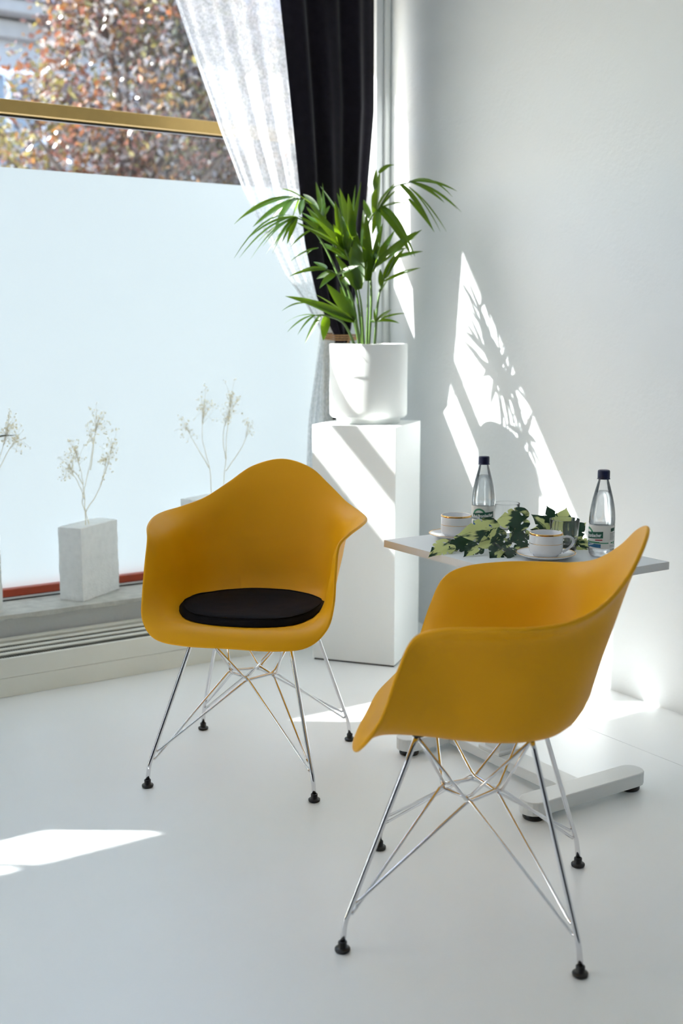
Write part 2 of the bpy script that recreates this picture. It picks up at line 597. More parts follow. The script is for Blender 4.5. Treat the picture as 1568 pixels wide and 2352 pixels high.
# ------------------------------------------------------------------ shell armchairs
S0 = (0, -0.01, 0.420)
ST = [
    [(0, .09, .430), (0, .150, .440), (0, .192, .440), (0, .218, .427), (0, .229, .405)],
    [(.06, .09, .430), (.10, .150, .441), (.115, .191, .441), (.122, .217, .428), (.125, .228, .405)],
    [(.10, .08, .431), (.165, .140, .445), (.188, .177, .446), (.201, .201, .435), (.209, .211, .415)],
    [(.115, .07, .432), (.188, .12, .450), (.222, .150, .462), (.241, .170, .462), (.254, .180, .455)],
    [(.12, .055, .432), (.198, .09, .454), (.238, .118, .490), (.254, .135, .505), (.266, .147, .512)],
    [(.12, .04, .432), (.202, .062, .457), (.242, .09, .530), (.256, .108, .572), (.267, .122, .592)],
    [(.12, .025, .432), (.204, .035, .458), (.240, .06, .555), (.254, .078, .625), (.269, .092, .660)],
    [(.12, .005, .432), (.203, .005, .458), (.236, .02, .570), (.254, .028, .648), (.288, .042, .686)],
    [(.12, -.02, .432), (.202, -.035, .457), (.233, -.04, .570), (.255, -.045, .656), (.304, -.045, .697)],
    [(.12, -.05, .432), (.198, -.08, .457), (.230, -.095, .572), (.250, -.108, .660), (.302, -.125, .701)],
    [(.11, -.08, .432), (.186, -.128, .458), (.218, -.152, .575), (.236, -.172, .665), (.270, -.195, .708)],
    [(.09, -.108, .432), (.158, -.172, .461), (.188, -.206, .580), (.200, -.230, .686), (.218, -.250, .728)],
    [(.065, -.124, .432), (.113, -.200, .464), (.137, -.243, .595), (.150, -.274, .718), (.158, -.296, .770)],
    [(.035, -.132, .433), (.062, -.215, .467), (.076, -.258, .600), (.085, -.302, .750), (.090, -.327, .818)],
    [(0, -.134, .433), (0, -.219, .468), (0, -.263, .605), (0, -.312, .765), (0, -.341, .840)],
]


def shell_grid(sub_phi=6, sub_s=5):
    full = [s for s in ST] + [[(-x, y, z) for x, y, z in s] for s in ST[-2:0:-1]]
    rings = []
    for k in range(5):
        rings.append(np.array(crs([s[k] for s in full], sub_phi, True)))
    n = len(rings[0])
    grid = []
    for i in range(n):
        prof = [np.array(S0)] + [rings[k][i] for k in range(5)]
        c = crs(prof, sub_s)
        grid.append(c[1:])
    return np.array(grid)            # [phi, s, 3]


G = shell_grid()


def build_shell(parent):
    g = G
    n, m_, _ = g.shape
    ds = np.empty_like(g)
    ds[:, 1:-1] = g[:, 2:] - g[:, :-2]
    ds[:, 0] = g[:, 0] - np.array(S0)
    ds[:, -1] = g[:, -1] - g[:, -2]
    dp = np.roll(g, -1, 0) - np.roll(g, 1, 0)
    nr = np.cross(ds, dp)
    nr /= np.linalg.norm(nr, axis=2, keepdims=True)
    if nr[:, 0, 2].mean() < 0:
        nr = -nr
    T = 0.0085
    rings = []
    inner = g + nr * T / 2
    outer = g - nr * T / 2
    cols = [inner[:, j] for j in range(m_)]
    tau = ds[:, -1] / np.linalg.norm(ds[:, -1], axis=1, keepdims=True)
    for a in (50, 20, -20, -50):
        cols.append(g[:, -1] + T / 2 * (math.sin(R(a)) * nr[:, -1] + math.cos(R(a)) * tau))
    cols += [outer[:, j] for j in range(m_ - 1, -1, -1)]
    k = len(cols)
    V = np.concatenate(cols)         # k*n
    V = [tuple(p) for p in V]
    F = []
    for j in range(k - 1):
        for i in range(n):
            i2 = (i + 1) % n
            F.append((j * n + i, j * n + i2, (j + 1) * n + i2, (j + 1) * n + i))
    c1 = len(V)
    V.append((S0[0], S0[1], S0[2] + T / 2))
    c2 = len(V)
    V.append((S0[0], S0[1], S0[2] - T / 2))
    for i in range(n):
        i2 = (i + 1) % n
        F.append((c1, i2, i))
        F.append((c2, (k - 1) * n + i, (k - 1) * n + i2))
    return mesh('shell', V, F, M['yellow'], parent, smooth=True)


def seat_z(x, y):
    pts = G[:, :16].reshape(-1, 3)
    d = (pts[:, 0] - x) ** 2 + (pts[:, 1] - y) ** 2
    idx = np.argpartition(d, 6)[:6]
    w = 1 / (d[idx] + 1e-6)
    return float((pts[idx, 2] * w).sum() / w.sum())


FEET = 0.2335
CORN = {'f': (0, 0.058), 'b': (0, -0.060), 'r': (0.064, 0.0), 'l': (-0.064, 0.0)}
DZ = 0.268


def make_chair(label):
    t = thing('shell_armchair', label, 'chair', group='yellow armchairs with wire legs')
    build_shell(t)
    tops = {}
    lows = {}
    for sx in (-1, 1):
        for sy in (-1, 1):
            ft = (sx * FEET, sy * FEET)
            top = Vector((sx * 0.128, 0.098 if sy > 0 else -0.125, 0.430 if sy > 0 else 0.440))
            kn = Vector((sx * 0.2290, sy * 0.2290, 0.062))
            b = Vector((ft[0], ft[1], 0.020))
            p1 = kn + (top - kn) * 0.93
            path = [b, b + (kn - b) * 0.8, kn + (top - kn) * 0.015, kn + (top - kn) * 0.05, p1, top]
            leg = MB().add(tube(path, 0.0056, 10)).build('leg', M['chrome'], t, smooth=True)
            gl = MB().add(lathe([(0.0001, 0.0), (0.0130, 0.0), (0.0150, 0.0015), (0.0158, 0.004), (0.0158, 0.0068), (0.0150, 0.0078), (0.0096, 0.0082), (0.0090, 0.009),
                                 (0.0090, 0.0205), (0.0084, 0.0215), (0.0058, 0.022)], 20))
            go = gl.build('foot_glide', M['black'], leg, smooth=True, loc=(ft[0], ft[1], 0.0))
            tops[(sx, sy)] = top
            lows[(sx, sy)] = kn
    order = [(1, 1), (1, -1), (-1, -1), (-1, 1)]
    between = [('r'), ('b'), ('l'), ('f')]     # corner between order[i] and order[i+1]
    for dirn in (1, -1):
        for i in range(4):
            a = order[i]
            if dirn == 1:
                c1, c2, z = between[i], between[(i + 1) % 4], order[(i + 2) % 4]
            else:
                c1, c2, z = between[(i - 1) % 4], between[(i - 2) % 4], order[(i - 2) % 4]
            dz = 0.004 * dirn
            k = 1.0 + 0.05 * dirn
            low = lows[a] + (tops[a] - lows[a]) * (0.045 if dirn == 1 else 0.10)
            q1 = Vector((CORN[c1][0] * k, CORN[c1][1] * k, DZ + dz))
            q2 = Vector((CORN[c2][0] * k, CORN[c2][1] * k, DZ - dz))
            up = tops[z] + Vector((0, 0, -0.012))
            v1 = (q1 - low).normalized()
            e = (q2 - q1).normalized()
            v2 = (up - q2).normalized()
            inw = low + Vector((-a[0] * 0.006, -a[1] * 0.006, -0.004))
            path = [low, inw, inw + v1 * 0.016, q1 - v1 * 0.010, q1 + e * 0.008, q2 - e * 0.008, q2 + v2 * 0.010, up]
            MB().add(tube(path, 0.0033, 8)).build('wire_strut', M['chrome'], t, smooth=True)
    # underside mounting pads
    for (sx, sy), tp in tops.items():
        MB().add(lathe([(0.0001, 0), (0.013, 0), (0.015, 0.004), (0.015, 0.010), (0.0001, 0.010)], 16)).build(
            'shock_mount', M['black'], t, smooth=True, loc=(tp.x, tp.y, tp.z - 0.006))
    return t


def make_cushion(label):
    N, Mr = 48, 14
    A, B, yc = 0.206, 0.186, -0.012
    topv, botv = [], []
    for j in range(Mr + 1):
        r = j / Mr
        for i in range(N):
            a = 2 * PI * i / N
            ca, sa = math.cos(a), math.sin(a)
            ex = 0.86
            x_ = A * r * math.copysign(abs(ca) ** ex, ca)
            y_ = yc + B * r * math.copysign(abs(sa) ** ex, sa)
            zb = seat_z(x_, y_) + 0.0058
            th = 0.030 * max(0.0, 1 - r ** 7) ** 0.5
            flat = 0.006 * (r ** 3)
            topv.append((x_, y_, zb + th - flat * 0 + 0.001))
            botv.append((x_, y_, zb))
    V = topv + botv
    o = len(topv)
    F = []
    for j in range(Mr):
        for i in range(N):
            i2 = (i + 1) % N
            F.append((j * N + i, j * N + i2, (j + 1) * N + i2, (j + 1) * N + i))
            F.append((o + j * N + i, o + (j + 1) * N + i, o + (j + 1) * N + i2, o + j * N + i2))
    for i in range(N):
        i2 = (i + 1) % N
        F.append((Mr * N + i, Mr * N + i2, o + Mr * N + i2, o + Mr * N + i))
    t = thing('seat_cushion', label, 'cushion', group='black seat pads')
    me = mesh('pad', V, F, M['black_cloth'], t, smooth=True)
    bm = bmesh.new()
    bm.from_mesh(me.data)
    bmesh.ops.remove_doubles(bm, verts=bm.verts, dist=0.0004)
    bm.to_mesh(me.data)
    bm.free()
    ring = [topv[int((Mr - 1) * N + i)] for i in range(N)]
    MB().add(tube([(x_, y_, z_ + 0.001) for x_, y_, z_ in ring], 0.0022, 6, closed=True)).build('piping', M['black_cloth'], t, smooth=True)
    return t


def place(o, xy, yaw):
    o.location = (xy[0], xy[1], 0)
    o.rotation_euler = (0, 0, yaw - PI / 2)


YA, YB = R(225.0), R(136.0)
CA, CB = (1.503, 2.777), (1.492, 1.791)
chA = make_chair('yellow plastic armchair facing the camera, standing near the window')
place(chA, CA, YA)
chB = copy_tree(chA)
chB['label'] = 'yellow plastic armchair in the foreground, seen from its side, in front of the table'
place(chB, CB, YB)
cuA = make_cushion('flat black seat pad lying in the armchair nearer the window')
place(cuA, CA, YA)
cuB = copy_tree(cuA)
cuB['label'] = 'black seat pad mostly hidden inside the foreground armchair'
place(cuB, CB, YB)

# ------------------------------------------------------------------ pedestal
PA = math.atan2(-0.795, 0.606)
PS = 0.322
PH = 0.890
pc = (2.391 - 0.606 * PS / 2 + 0.795 * PS / 2, 3.324 + 0.795 * PS / 2 + 0.606 * PS / 2)
ped = thing('pedestal', 'tall square white pedestal carrying the potted palm', 'pedestal', (pc[0], pc[1], 0), PA)
h_ = PS / 2
bbox('body', (-h_, h_, -h_, h_, 0.006, PH), M['white_lacquer'], ped, bev=0.0015)
bbox('base_shade', (-h_ + 0.004, h_ - 0.004, -h_ + 0.004, h_ - 0.004, 0.0, 0.006), M['dark'], ped, bev=0)  # solid dark slab in place of the shade under the body

# ------------------------------------------------------------------ table
TZ = 0.63
TX0, TX1, TY0, TY1 = 1.885, 2.332, 2.007, 2.676
tab = thing('side_table', 'small white height-adjustable table with laminate top behind the foreground armchair', 'table', (0, 0, 0))
bbox('tabletop', (TX0 + 0.001, TX1 - 0.001, TY0 + 0.001, TY1 - 0.001, TZ - 0.021, TZ), M['tabletop'], tab, bev=0.0008)
bbox('edge_band', (TX0, TX0 + 0.0012, TY0, TY1, TZ - 0.0208, TZ - 0.0004), M['edge'], tab, bev=0)
bbox('edge_band', (TX0, TX1, TY0, TY0 + 0.0012, TZ - 0.0208, TZ - 0.0004), M['edge'], tab, bev=0)
TCX, TCY = 2.085, 2.375
bbox('top_frame', (TX0 + 0.06, TX1 - 0.06, TCY - 0.045, TCY + 0.045, TZ - 0.048, TZ - 0.0215), M['white_metal'], tab, bev=0.003)
bbox('upper_column', (TCX - 0.026, TCX + 0.026, TCY - 0.026, TCY + 0.026, 0.34, TZ - 0.048), M['white_metal'], tab, bev=0.004)
bbox('lower_column', (TCX - 0.033, TCX + 0.033, TCY - 0.033, TCY + 0.033, 0.052, 0.40), M['white_metal'], tab, bev=0.005)
bbox('column_flange', (TCX - 0.045, TCX + 0.040, TCY - 0.045, TCY + 0.045, 0.048, 0.058), M['white_metal'], tab, bev=0.002)
bbox('crossbar', (TCX - 0.045, TCX + 0.035, 2.060, 2.575, 0.018, 0.0478), M['white_metal'], tab, bev=0.003)
for y in (2.018, 2.555):
    ys, ye = y, y + 0.072
    rr = 0.036
    poly = []
    for k in range(9):
        a = PI / 2 + PI * k / 8
        poly.append((1.882 + rr + rr * math.cos(a), (ys + ye) / 2 + rr * math.sin(a)))
    for k in range(9):
        a = -PI / 2 + PI * k / 8
        poly.append((2.305 - rr + rr * math.cos(a), (ys + ye) / 2 + rr * math.sin(a)))
    foot = MB().add(prism(poly, 0.017, 0.054)).build('foot', M['white_metal'], tab)
    bv = foot.modifiers.new('bevel', 'BEVEL')
    bv.width = 0.003
    bv.segments = 2
    for xg in (1.92, 2.265):
        MB().add(lathe([(0.0001, 0), (0.026, 0), (0.029, 0.004), (0.029, 0.017), (0.0001, 0.0172)], 24)).build(
            'glide', M['black'], foot, smooth=True, loc=(xg, (ys + ye) / 2, 0))

# ------------------------------------------------------------------ curtains
def lerp_tab(tab, z):
    if z >= tab[0][0]:
        (z0, v0), (z1, v1) = tab[0], tab[1]
        return v0 + (v0 - v1) * (z - z0) / (z0 - z1)
    for (z0, v0), (z1, v1) in zip(tab, tab[1:]):
        if z >= z1:
            k = (z - z1) / (z0 - z1)
            return v1 + (v0 - v1) * k
    return tab[-1][1]


def curtain_mesh(name, parent, m, left, right, ytab, ztop, zbot, folds, amp, rows, cols, seed, wob=0.0, amp_tab=None, thick=0.0):
    r_ = random.Random(seed)
    ph = [r_.uniform(0, 6.28) for _ in range(4)]
    V, F = [], []
    for j in range(rows + 1):
        z = ztop + (zbot - ztop) * j / rows
        xl, xr = lerp_tab(left, z), lerp_tab(right, z)
        A = amp * (lerp_tab(amp_tab, z) if amp_tab else 1.0)
        for i in range(cols + 1):
            s = i / cols
            wv = math.sin(2 * PI * folds * s + ph[0] + 0.5 * math.sin(2.2 * z + ph[1]))
            wv += 0.45 * math.sin(2 * PI * folds * 1.73 * s + ph[2] + 0.9 * z)
            yy = ytab(s) + A * wv
            xx = xl + (xr - xl) * s + wob * math.sin(9 * z + ph[3]) * (1 - s) * 0.5
            V.append((xx, yy, z))
    w = cols + 1
    for j in range(rows):
        for i in range(cols):
            F.append((j * w + i, j * w + i + 1, (j + 1) * w + i + 1, (j + 1) * w + i))
    o = mesh(name, V, F, m, parent, smooth=True, fix=False)
    if thick:
        so = o.modifiers.new('thickness', 'SOLIDIFY')
        so.thickness = thick
        so.offset = 0
    return o


TIE_Z = 1.205
dark_c = thing('dark_curtain', 'charcoal velvet curtain gathered and tied with twine beside the window corner', 'curtain', (0, 0, 0))
curtain_mesh('drape', dark_c, M['velvet'],
             [(2.95, 2.235), (2.457, 2.280), (2.227, 2.308), (1.99, 2.335), (1.568, 2.385), (1.36, 2.44), (1.24, 2.505), (TIE_Z, 2.525), (1.15, 2.52), (0.15, 2.50)],
             [(2.95, 2.757), (2.107, 2.752), (1.716, 2.712), (1.45, 2.675), (1.24, 2.640), (TIE_Z, 2.628), (1.15, 2.64), (0.15, 2.68)],
             lambda s: 3.925 + 0.062 * s, 2.95, 0.15, 3.1, 0.017, 90, 90, 3,
             amp_tab=[(2.95, 1.0), (1.5, 1.0), (1.24, 0.75), (TIE_Z, 0.6), (1.12, 0.8), (0.15, 0.9)], thick=0.003)
sheer_c = thing('sheer_curtain', 'white lace sheer curtain drawn aside and tied behind the palm', 'curtain', (0, 0, 0))
curtain_mesh('drape', sheer_c, M['sheer'],
             [(2.95, 1.725), (2.415, 1.894), (1.975, 2.062), (1.774, 2.152), (1.452, 2.342), (1.351, 2.425), (1.23, 2.505), (TIE_Z, 2.512), (1.16, 2.500), (0.87, 2.452), (0.15, 2.40)],
             [(2.95, 2.42), (1.99, 2.45), (1.5, 2.50), (1.23, 2.57), (TIE_Z, 2.575), (1.15, 2.555), (0.15, 2.56)],
             lambda s: 4.015 - 0.004 * s, 2.95, 0.225, 5.3, 0.010, 100, 120, 11, wob=0.006,
             amp_tab=[(2.95, 1.1), (1.5, 1.0), (1.23, 0.5), (TIE_Z, 0.45), (1.1, 0.8), (0.2, 1.0)])
curtain_mesh('lower_gather', sheer_c, M['sheer'],
             [(TIE_Z + 0.02, 2.514), (1.16, 2.503), (0.87, 2.458), (0.15, 2.41)], [(TIE_Z + 0.02, 2.575), (1.15, 2.60), (0.15, 2.63)],
             lambda s: 4.034, TIE_Z + 0.02, 0.225, 4.0, 0.006, 50, 60, 17)
# hem of the sheer's free edge
hem = []
for j in range(60):
    z = 2.95 - (2.95 - 1.26) * j / 59
    hem.append((lerp_tab([(2.95, 1.725), (2.415, 1.894), (1.975, 2.062), (1.774, 2.152), (1.452, 2.342), (1.351, 2.425), (1.23, 2.505)], z) + 0.003, 4.008, z))
MB().add(tube(hem, 0.0035, 6)).build('hem', M['sheer'], sheer_c, smooth=True)
left_c = thing('sun_block_curtain', 'unseen charcoal curtain added over the left part of the window to block sun', 'curtain', (0, 0, 0))  # out of view, added to keep direct sun off the chairs and floor
curtain_mesh('drape', left_c, M['velvet'], [(2.95, -0.99), (0.15, -0.96)], [(2.95, 0.47), (0.15, 0.47)],
             lambda s: 3.95, 2.95, 0.15, 10, 0.02, 40, 120, 5, thick=0.003)
rail_t = thing('curtain_rail', 'white ceiling-hung curtain rail running above the window', 'rail', (0, 0, 0))
bbox('rail', (-3.2, 2.80, 3.93, 4.02, 2.952, 2.975), M['trim'], rail_t, bev=0.003)
for xb in (-2.8, -0.8, 1.0, 2.6):
    bbox('hanger', (xb, xb + 0.03, 3.96, 3.99, 2.975, ZC), M['trim'], rail_t, bev=0.002)

tw = thing('twine_tie', 'rough brown jute twine knotted around the gathered curtains', 'twine', (2.574, 3.966, TIE_Z))
lp = []
for k in range(90):
    a = 2 * PI * k / 30
    lp.append((0.072 * math.cos(a) * (1 + 0.03 * math.sin(5 * a)), 0.047 * math.sin(a), -0.012 + 0.009 * k / 30 + 0.006 * math.sin(a)))
MB().add(tube(lp, 0.0032, 6)).build('loop', M['twine'], tw, smooth=True)
for dx, e in ((-0.004, (-0.03, -0.062, -0.065)), (0.004, (0.028, -0.066, -0.055)), (0.0, (0.05, -0.064, 0.01))):
    MB().add(tube(crs([(dx + 0.01, -0.047, 0.002), (dx * 3 + 0.008, -0.062, -0.012), e], 6), 0.0028, 6)).build('loose_end', M['twine'], tw, smooth=True)
MB().add(lathe([(0.0001, -0.008), (0.007, -0.005), (0.009, 0), (0.007, 0.006), (0.0001, 0.009)], 10)).build('knot', M['twine'], tw, smooth=True, loc=(0.010, -0.052, 0.0))

# ------------------------------------------------------------------ potted palm
PPX, PPY = pc[0] + 0.012, pc[1] + 0.012
palm = thing('potted_palm', 'green kentia palm in a round white pot on the tall pedestal', 'plant', (PPX, PPY, PH), VIEW_AZ - PI / 2)
prof = [(0.0001, 0.004), (0.108, 0.004), (0.112, 0.0), (0.118, 0.002), (0.120, 0.016), (0.124, 0.020), (0.136, 0.021), (0.1445, 0.030), (0.1455, 0.05), (0.1455, 0.288),
        (0.1445, 0.292), (0.142, 0.293), (0.139, 0.291), (0.138, 0.285), (0.136, 0.03), (0.0001, 0.028)]
MB().add(lathe(prof, 64)).build('pot', M['ceramic'], palm, smooth=True)
sp = [(0.0001, 0.262 + 0.008)] + [(0.137 * k / 8, 0.262 + rnd.uniform(-0.003, 0.006)) for k in range(1, 8)] + [(0.1372, 0.262)]
MB().add(lathe(sp, 28)).build('soil', M['soil'], palm, smooth=True)

PXM = 0.3316 * 4.33 / FPX          # metres per unit of the plant drawing


def pp(cx_, cy_, d):
    """plant drawing coordinates -> local metres (x right, y away from the viewer, z up)"""
    d += 0.15 * min(1.2, max(0.0, (950 - cy_) / 500))
    k = 1.0 + d / 4.33
    return Vector(((cx_ - 932) * PXM * k, d, 0.293 + (1235 - cy_) * PXM * k))


def leaflet_mesh(p0, p1, w, sag, nrm, twist=0.0, seg=9):
    p0, p1 = Vector(p0), Vector(p1)
    L = (p1 - p0).length
    mid = (p0 + p1) / 2 + Vector((0, 0, sag * L))
    V, F = [], []
    for i in range(seg + 1):
        t = i / seg
        p = p0 * (1 - t) ** 2 + mid * 2 * t * (1 - t) + p1 * t * t
        tg = ((mid - p0) * (1 - t) + (p1 - mid) * t).normalized()
        wv = tg.cross(Vector(nrm))
        wv = wv.normalized() if wv.length > 1e-4 else tg.orthogonal().normalized()
        up = wv.cross(tg).normalized()
        a = twist * (t - 0.3)
        wv = wv * math.cos(a) + up * math.sin(a)
        up = wv.cross(tg).normalized()
        ww = w * 0.5 * (math.sin(PI * min(1, (t * 0.93 + 0.07)) ** 0.75) ** 0.8) if t < 1 else 0.0003
        V += [tuple(p - wv * ww), tuple(p - up * ww * 0.35), tuple(p + wv * ww)]
    for i in range(seg):
        a, b = 3 * i, 3 * (i + 1)
        F += [(a, a + 1, b + 1, b), (a + 1, a + 2, b + 2, b + 1)]
    return V, F


# frond: (rachis points (x, y, depth), leaflets (base x, base y, tip x, tip y, width, sag, depth of tip))
FRONDS = [
    ([(890, 1235, .02), (800, 900, .0), (690, 560, -.03), (590, 350, -.07), (500, 290, -.10), (430, 270, -.12)],
     [(430, 270, 50, 415, 30, .14, -.20), (475, 282, 150, 460, 50, .14, -.16), (455, 275, 265, 430, 58, .12, -.05),
      (480, 285, 425, 400, 48, .08, -.02), (505, 293, 468, 385, 42, .05, -.18), (560, 325, 345, 210, 36, .12, -.22),
      (650, 460, 582, 168, 38, .0, -.02), (690, 560, 520, 330, 50, .06, .06), (620, 400, 640, 300, 40, .0, -.15),
      (600, 370, 500, 250, 42, .1, .05), (700, 580, 560, 420, 40, .05, -.15)]),
    ([(880, 1235, -.02), (790, 950, -.05), (640, 600, -.10), (520, 440, -.15), (450, 400, -.18)],
     [(455, 402, 50, 660, 18, .22, -.26), (445, 402, 125, 670, 17, .2, -.24), (470, 410, 235, 640, 15, .15, -.14),
      (440, 400, 85, 555, 18, .18, -.30), (470, 408, 185, 555, 16, .16, -.12), (455, 402, 288, 582, 30, .14, -.2),
      (460, 405, 380, 572, 32, .1, -.12), (560, 490, 400, 590, 18, .12, -.2)]),
    ([(895, 1235, -.03), (855, 950, -.05), (810, 720, -.08), (770, 610, -.10)],
     [(765, 605, 440, 428, 46, .05, -.16), (755, 590, 460, 388, 42, .06, -.12), (750, 580, 512, 340, 48, .04, -.20),
      (745, 570, 520, 295, 40, .04, -.08), (775, 620, 705, 292, 56, .0, -.14), (785, 640, 768, 335, 48, .0, -.05),
      (835, 560, 735, 205, 62, .0, -.16), (830, 540, 790, 240, 50, .0, -.20), (810, 640, 880, 165, 28, -.02, -.12),
      (790, 660, 640, 480, 44, .05, -.02), (800, 690, 600, 560, 40, .06, -.05), (835, 560, 610, 195, 18, .05, -.05),
      (770, 610, 690, 440, 46, .03, -.2)]),
    ([(900, 1235, -.04), (880, 1000, -.07), (860, 870, -.09)],
     [(860, 870, 845, 480, 84, .0, -.11), (865, 860, 800, 560, 60, .02, -.05), (850, 880, 700, 640, 52, .05, -.12),
      (862, 865, 930, 560, 50, .0, -.02)]),
    ([(920, 1235, .0), (925, 1000, .0), (930, 815, -.01)],
     [(930, 812, 898, 348, 74, .0, -.02), (938, 800, 940, 470, 48, .0, .06), (950, 745, 1032, 438, 42, .03, .05),
      (960, 735, 1112, 482, 48, .04, .02), (968, 722, 1292, 478, 52, .05, -.05), (975, 715, 1270, 522, 36, .05, .08),
      (955, 760, 1000, 560, 40, .0, -.06), (985, 690, 1200, 600, 34, .08, .1)]),
    ([(935, 1235, .03), (950, 900, .03), (925, 520, .0), (950, 400, -.02), (1000, 345, -.05), (1090, 210, -.08), (1200, 172, -.12)],
     [(965, 370, 1010, 100, 46, .10, -.05), (1000, 130, 1108, 60, 30, .28, -.06), (985, 345, 1110, 180, 36, .10, .02),
      (1000, 340, 1138, 208, 36, .10, -.08), (1195, 174, 1518, 226, 22, .16, -.22), (1200, 172, 1440, 302, 30, .14, -.10),
      (1185, 176, 1530, 345, 20, .16, -.02), (1135, 190, 1365, 482, 34, .16, -.16), (1150, 185, 1458, 492, 17, .18, .0),
      (1000, 345, 1220, 655, 42, .14, -.12), (1020, 330, 1212, 615, 42, .16, -.02), (1190, 300, 1372, 494, 26, .10, -.14),
      (1000, 345, 1195, 302, 14, .12, -.10), (945, 410, 905, 285, 44, .0, .06), (990, 350, 960, 520, 40, .1, .05)]),
    ([(975, 1235, .03), (990, 1000, .03), (1018, 850, .02), (1060, 760, .01), (1105, 665, .0)],
     [(1055, 825, 1282, 728, 30, .08, -.06), (1045, 800, 1112, 640, 48, .0, .05), (1100, 672, 1302, 622, 30, .07, .03),
      (1020, 850, 1010, 735, 36, .0, -.05), (1060, 760, 1180, 600, 34, .05, .08), (1015, 880, 1060, 810, 22, .05, -.03)]),
    ([(870, 1235, -.06), (820, 950, -.09), (730, 790, -.12), (640, 735, -.14)],
     [(640, 735, 472, 742, 42, .08, -.18), (640, 760, 385, 782, 24, .12, -.22), (700, 775, 590, 862, 44, .1, -.20),
      (690, 765, 575, 800, 44, .1, -.10), (720, 780, 872, 708, 42, .1, -.18), (650, 735, 560, 690, 38, .06, -.05),
      (600, 620, 378, 702, 13, .18, -.16), (600, 620, 470, 685, 15, .2, -.08), (740, 800, 800, 840, 36, .08, -.16)]),
    ([(870, 1235, -.08), (845, 1130, -.10), (832, 1075, -.11)],
     [(832, 1070, 355, 912, 62, .07, -.20), (832, 1078, 490, 960, 74, .05, -.15), (835, 1070, 642, 832, 74, .03, -.12),
      (838, 1065, 735, 850, 60, .0, -.06), (500, 965, 330, 1012, 13, .12, -.22), (832, 1075, 560, 900, 44, .05, -.25)]),
    ([(850, 1235, -.09), (760, 1100, -.13), (640, 1045, -.16), (560, 1040, -.18)],
     [(562, 1042, 368, 1152, 14, .2, -.22), (575, 1045, 435, 1172, 13, .16, -.26), (610, 1048, 488, 1232, 32, .1, -.18),
      (645, 1050, 615, 1212, 54, .05, -.16), (570, 1042, 350, 1100, 12, .2, -.12)]),
    ([(970, 1235, -.03), (976, 1150, -.04), (976, 1085, -.05)],
     [(985, 1078, 1082, 1004, 30, .05, -.08), (1000, 1062, 1188, 1030, 19, .12, -.04), (988, 1072, 1136, 1096, 34, .14, -.1),
      (975, 1088, 935, 1078, 26, .05, -.03), (972, 1085, 965, 1000, 15, .0, -.05)]),
]
lr = random.Random(21)
for fi, (rach, lts) in enumerate(FRONDS):
    if fi in (0, 1, 2, 4, 5):
        lts = lts + [(b0, b1, t0 + lr.uniform(-45, 45), t1 + lr.uniform(-25, 45), w * lr.uniform(.7, .95), sg + .04, d + lr.choice((-.16, -.10) if t0 > 950 or t0 < 480 else (-.14, .14, .20)))
                     for (b0, b1, t0, t1, w, sg, d) in lts[::2]]
    pts = [pp(*p) for p in rach]
    pts[0].z -= 0.025
    path = crs([tuple(p) for p in pts], 6)
    n = len(path)
    st = MB().add(tube(path, [0.0054 - 0.0030 * i / (n - 1) for i in range(n)], 7)).build('frond', M['palm_stem'], palm, smooth=True)
    for (bx, by, tx, ty, w, sag, d) in lts:
        p0 = pp(bx, by, 0)
        near = min(path, key=lambda q: (q[0] - p0.x) ** 2 + (q[2] - p0.z) ** 2)
        p0.y = near[1]
        k_ = 0.75 if ((near[0] - p0.x) ** 2 + (near[2] - p0.z) ** 2) < 0.0012 else 0.0
        p0 = p0.lerp(Vector(near), k_)
        p1 = pp(tx, ty, d)
        nrm = Vector((lr.uniform(-.35, .35), -0.75 + lr.uniform(-.3, .3), 0.65 + lr.uniform(-.2, .3)))
        MB().add(leaflet_mesh(p0, p1, w * PXM * 1.12, sag, nrm, lr.uniform(-.7, .7))).build('leaflet', M['palm'], st, smooth=True, fix=False)

# ------------------------------------------------------------------ concrete blocks with dried flowers on the sill
blk_a = math.atan2(4.219 - 4.069, 1.697 - 1.479)


def block(label, corner, ang, L=0.245, D=0.105, Hh=0.282):
    v, f = box(0, L, 0, D, 0, Hh)
    bm = bmesh.new()
    vs_ = [bm.verts.new(p) for p in v]
    for q in f:
        bm.faces.new([vs_[i] for i in q])
    bmesh.ops.recalc_face_normals(bm, faces=bm.faces)
    bmesh.ops.subdivide_edges(bm, edges=list(bm.edges), cuts=14, use_grid_fill=True)
    rr = random.Random(int(corner[0] * 100))
    for vv in bm.verts:
        c = vv.co
        edge = sum((abs(c.x) < 1e-5 or abs(c.x - L) < 1e-5, abs(c.y) < 1e-5 or abs(c.y - D) < 1e-5, c.z < 1e-5 or abs(c.z - Hh) < 1e-5))
        a = 0.0004 if edge == 1 else 0.0022
        cen = Vector((L / 2, D / 2, Hh / 2))
        if edge >= 2:
            c += (cen - c).normalized() * rr.uniform(0, a * 1.6)
        else:
            c += Vector((rr.uniform(-a, a), rr.uniform(-a, a), rr.uniform(-a, a)))
        if c.z < 0:
            c.z = 0
    me = bpy.data.meshes.new('concrete_block')
    bm.to_mesh(me)
    bm.free()
    o = link('concrete_block', me, M['block'], None, (corner[0], corner[1], SZ), ang)
    return tag(o, label, 'block', 'white concrete blocks used as vases on the sill')


block('rough white concrete block standing between the left frame edge and the far armchair', (1.479, 4.069), blk_a)
block('white concrete block cut off by the left edge of the picture', (1.187 - 0.245 * math.cos(R(20)), 4.104 - 0.245 * math.sin(R(20))), R(20))
block('white concrete block almost hidden behind the backrest of the far armchair', (1.985, 4.085), R(25), Hh=0.345)


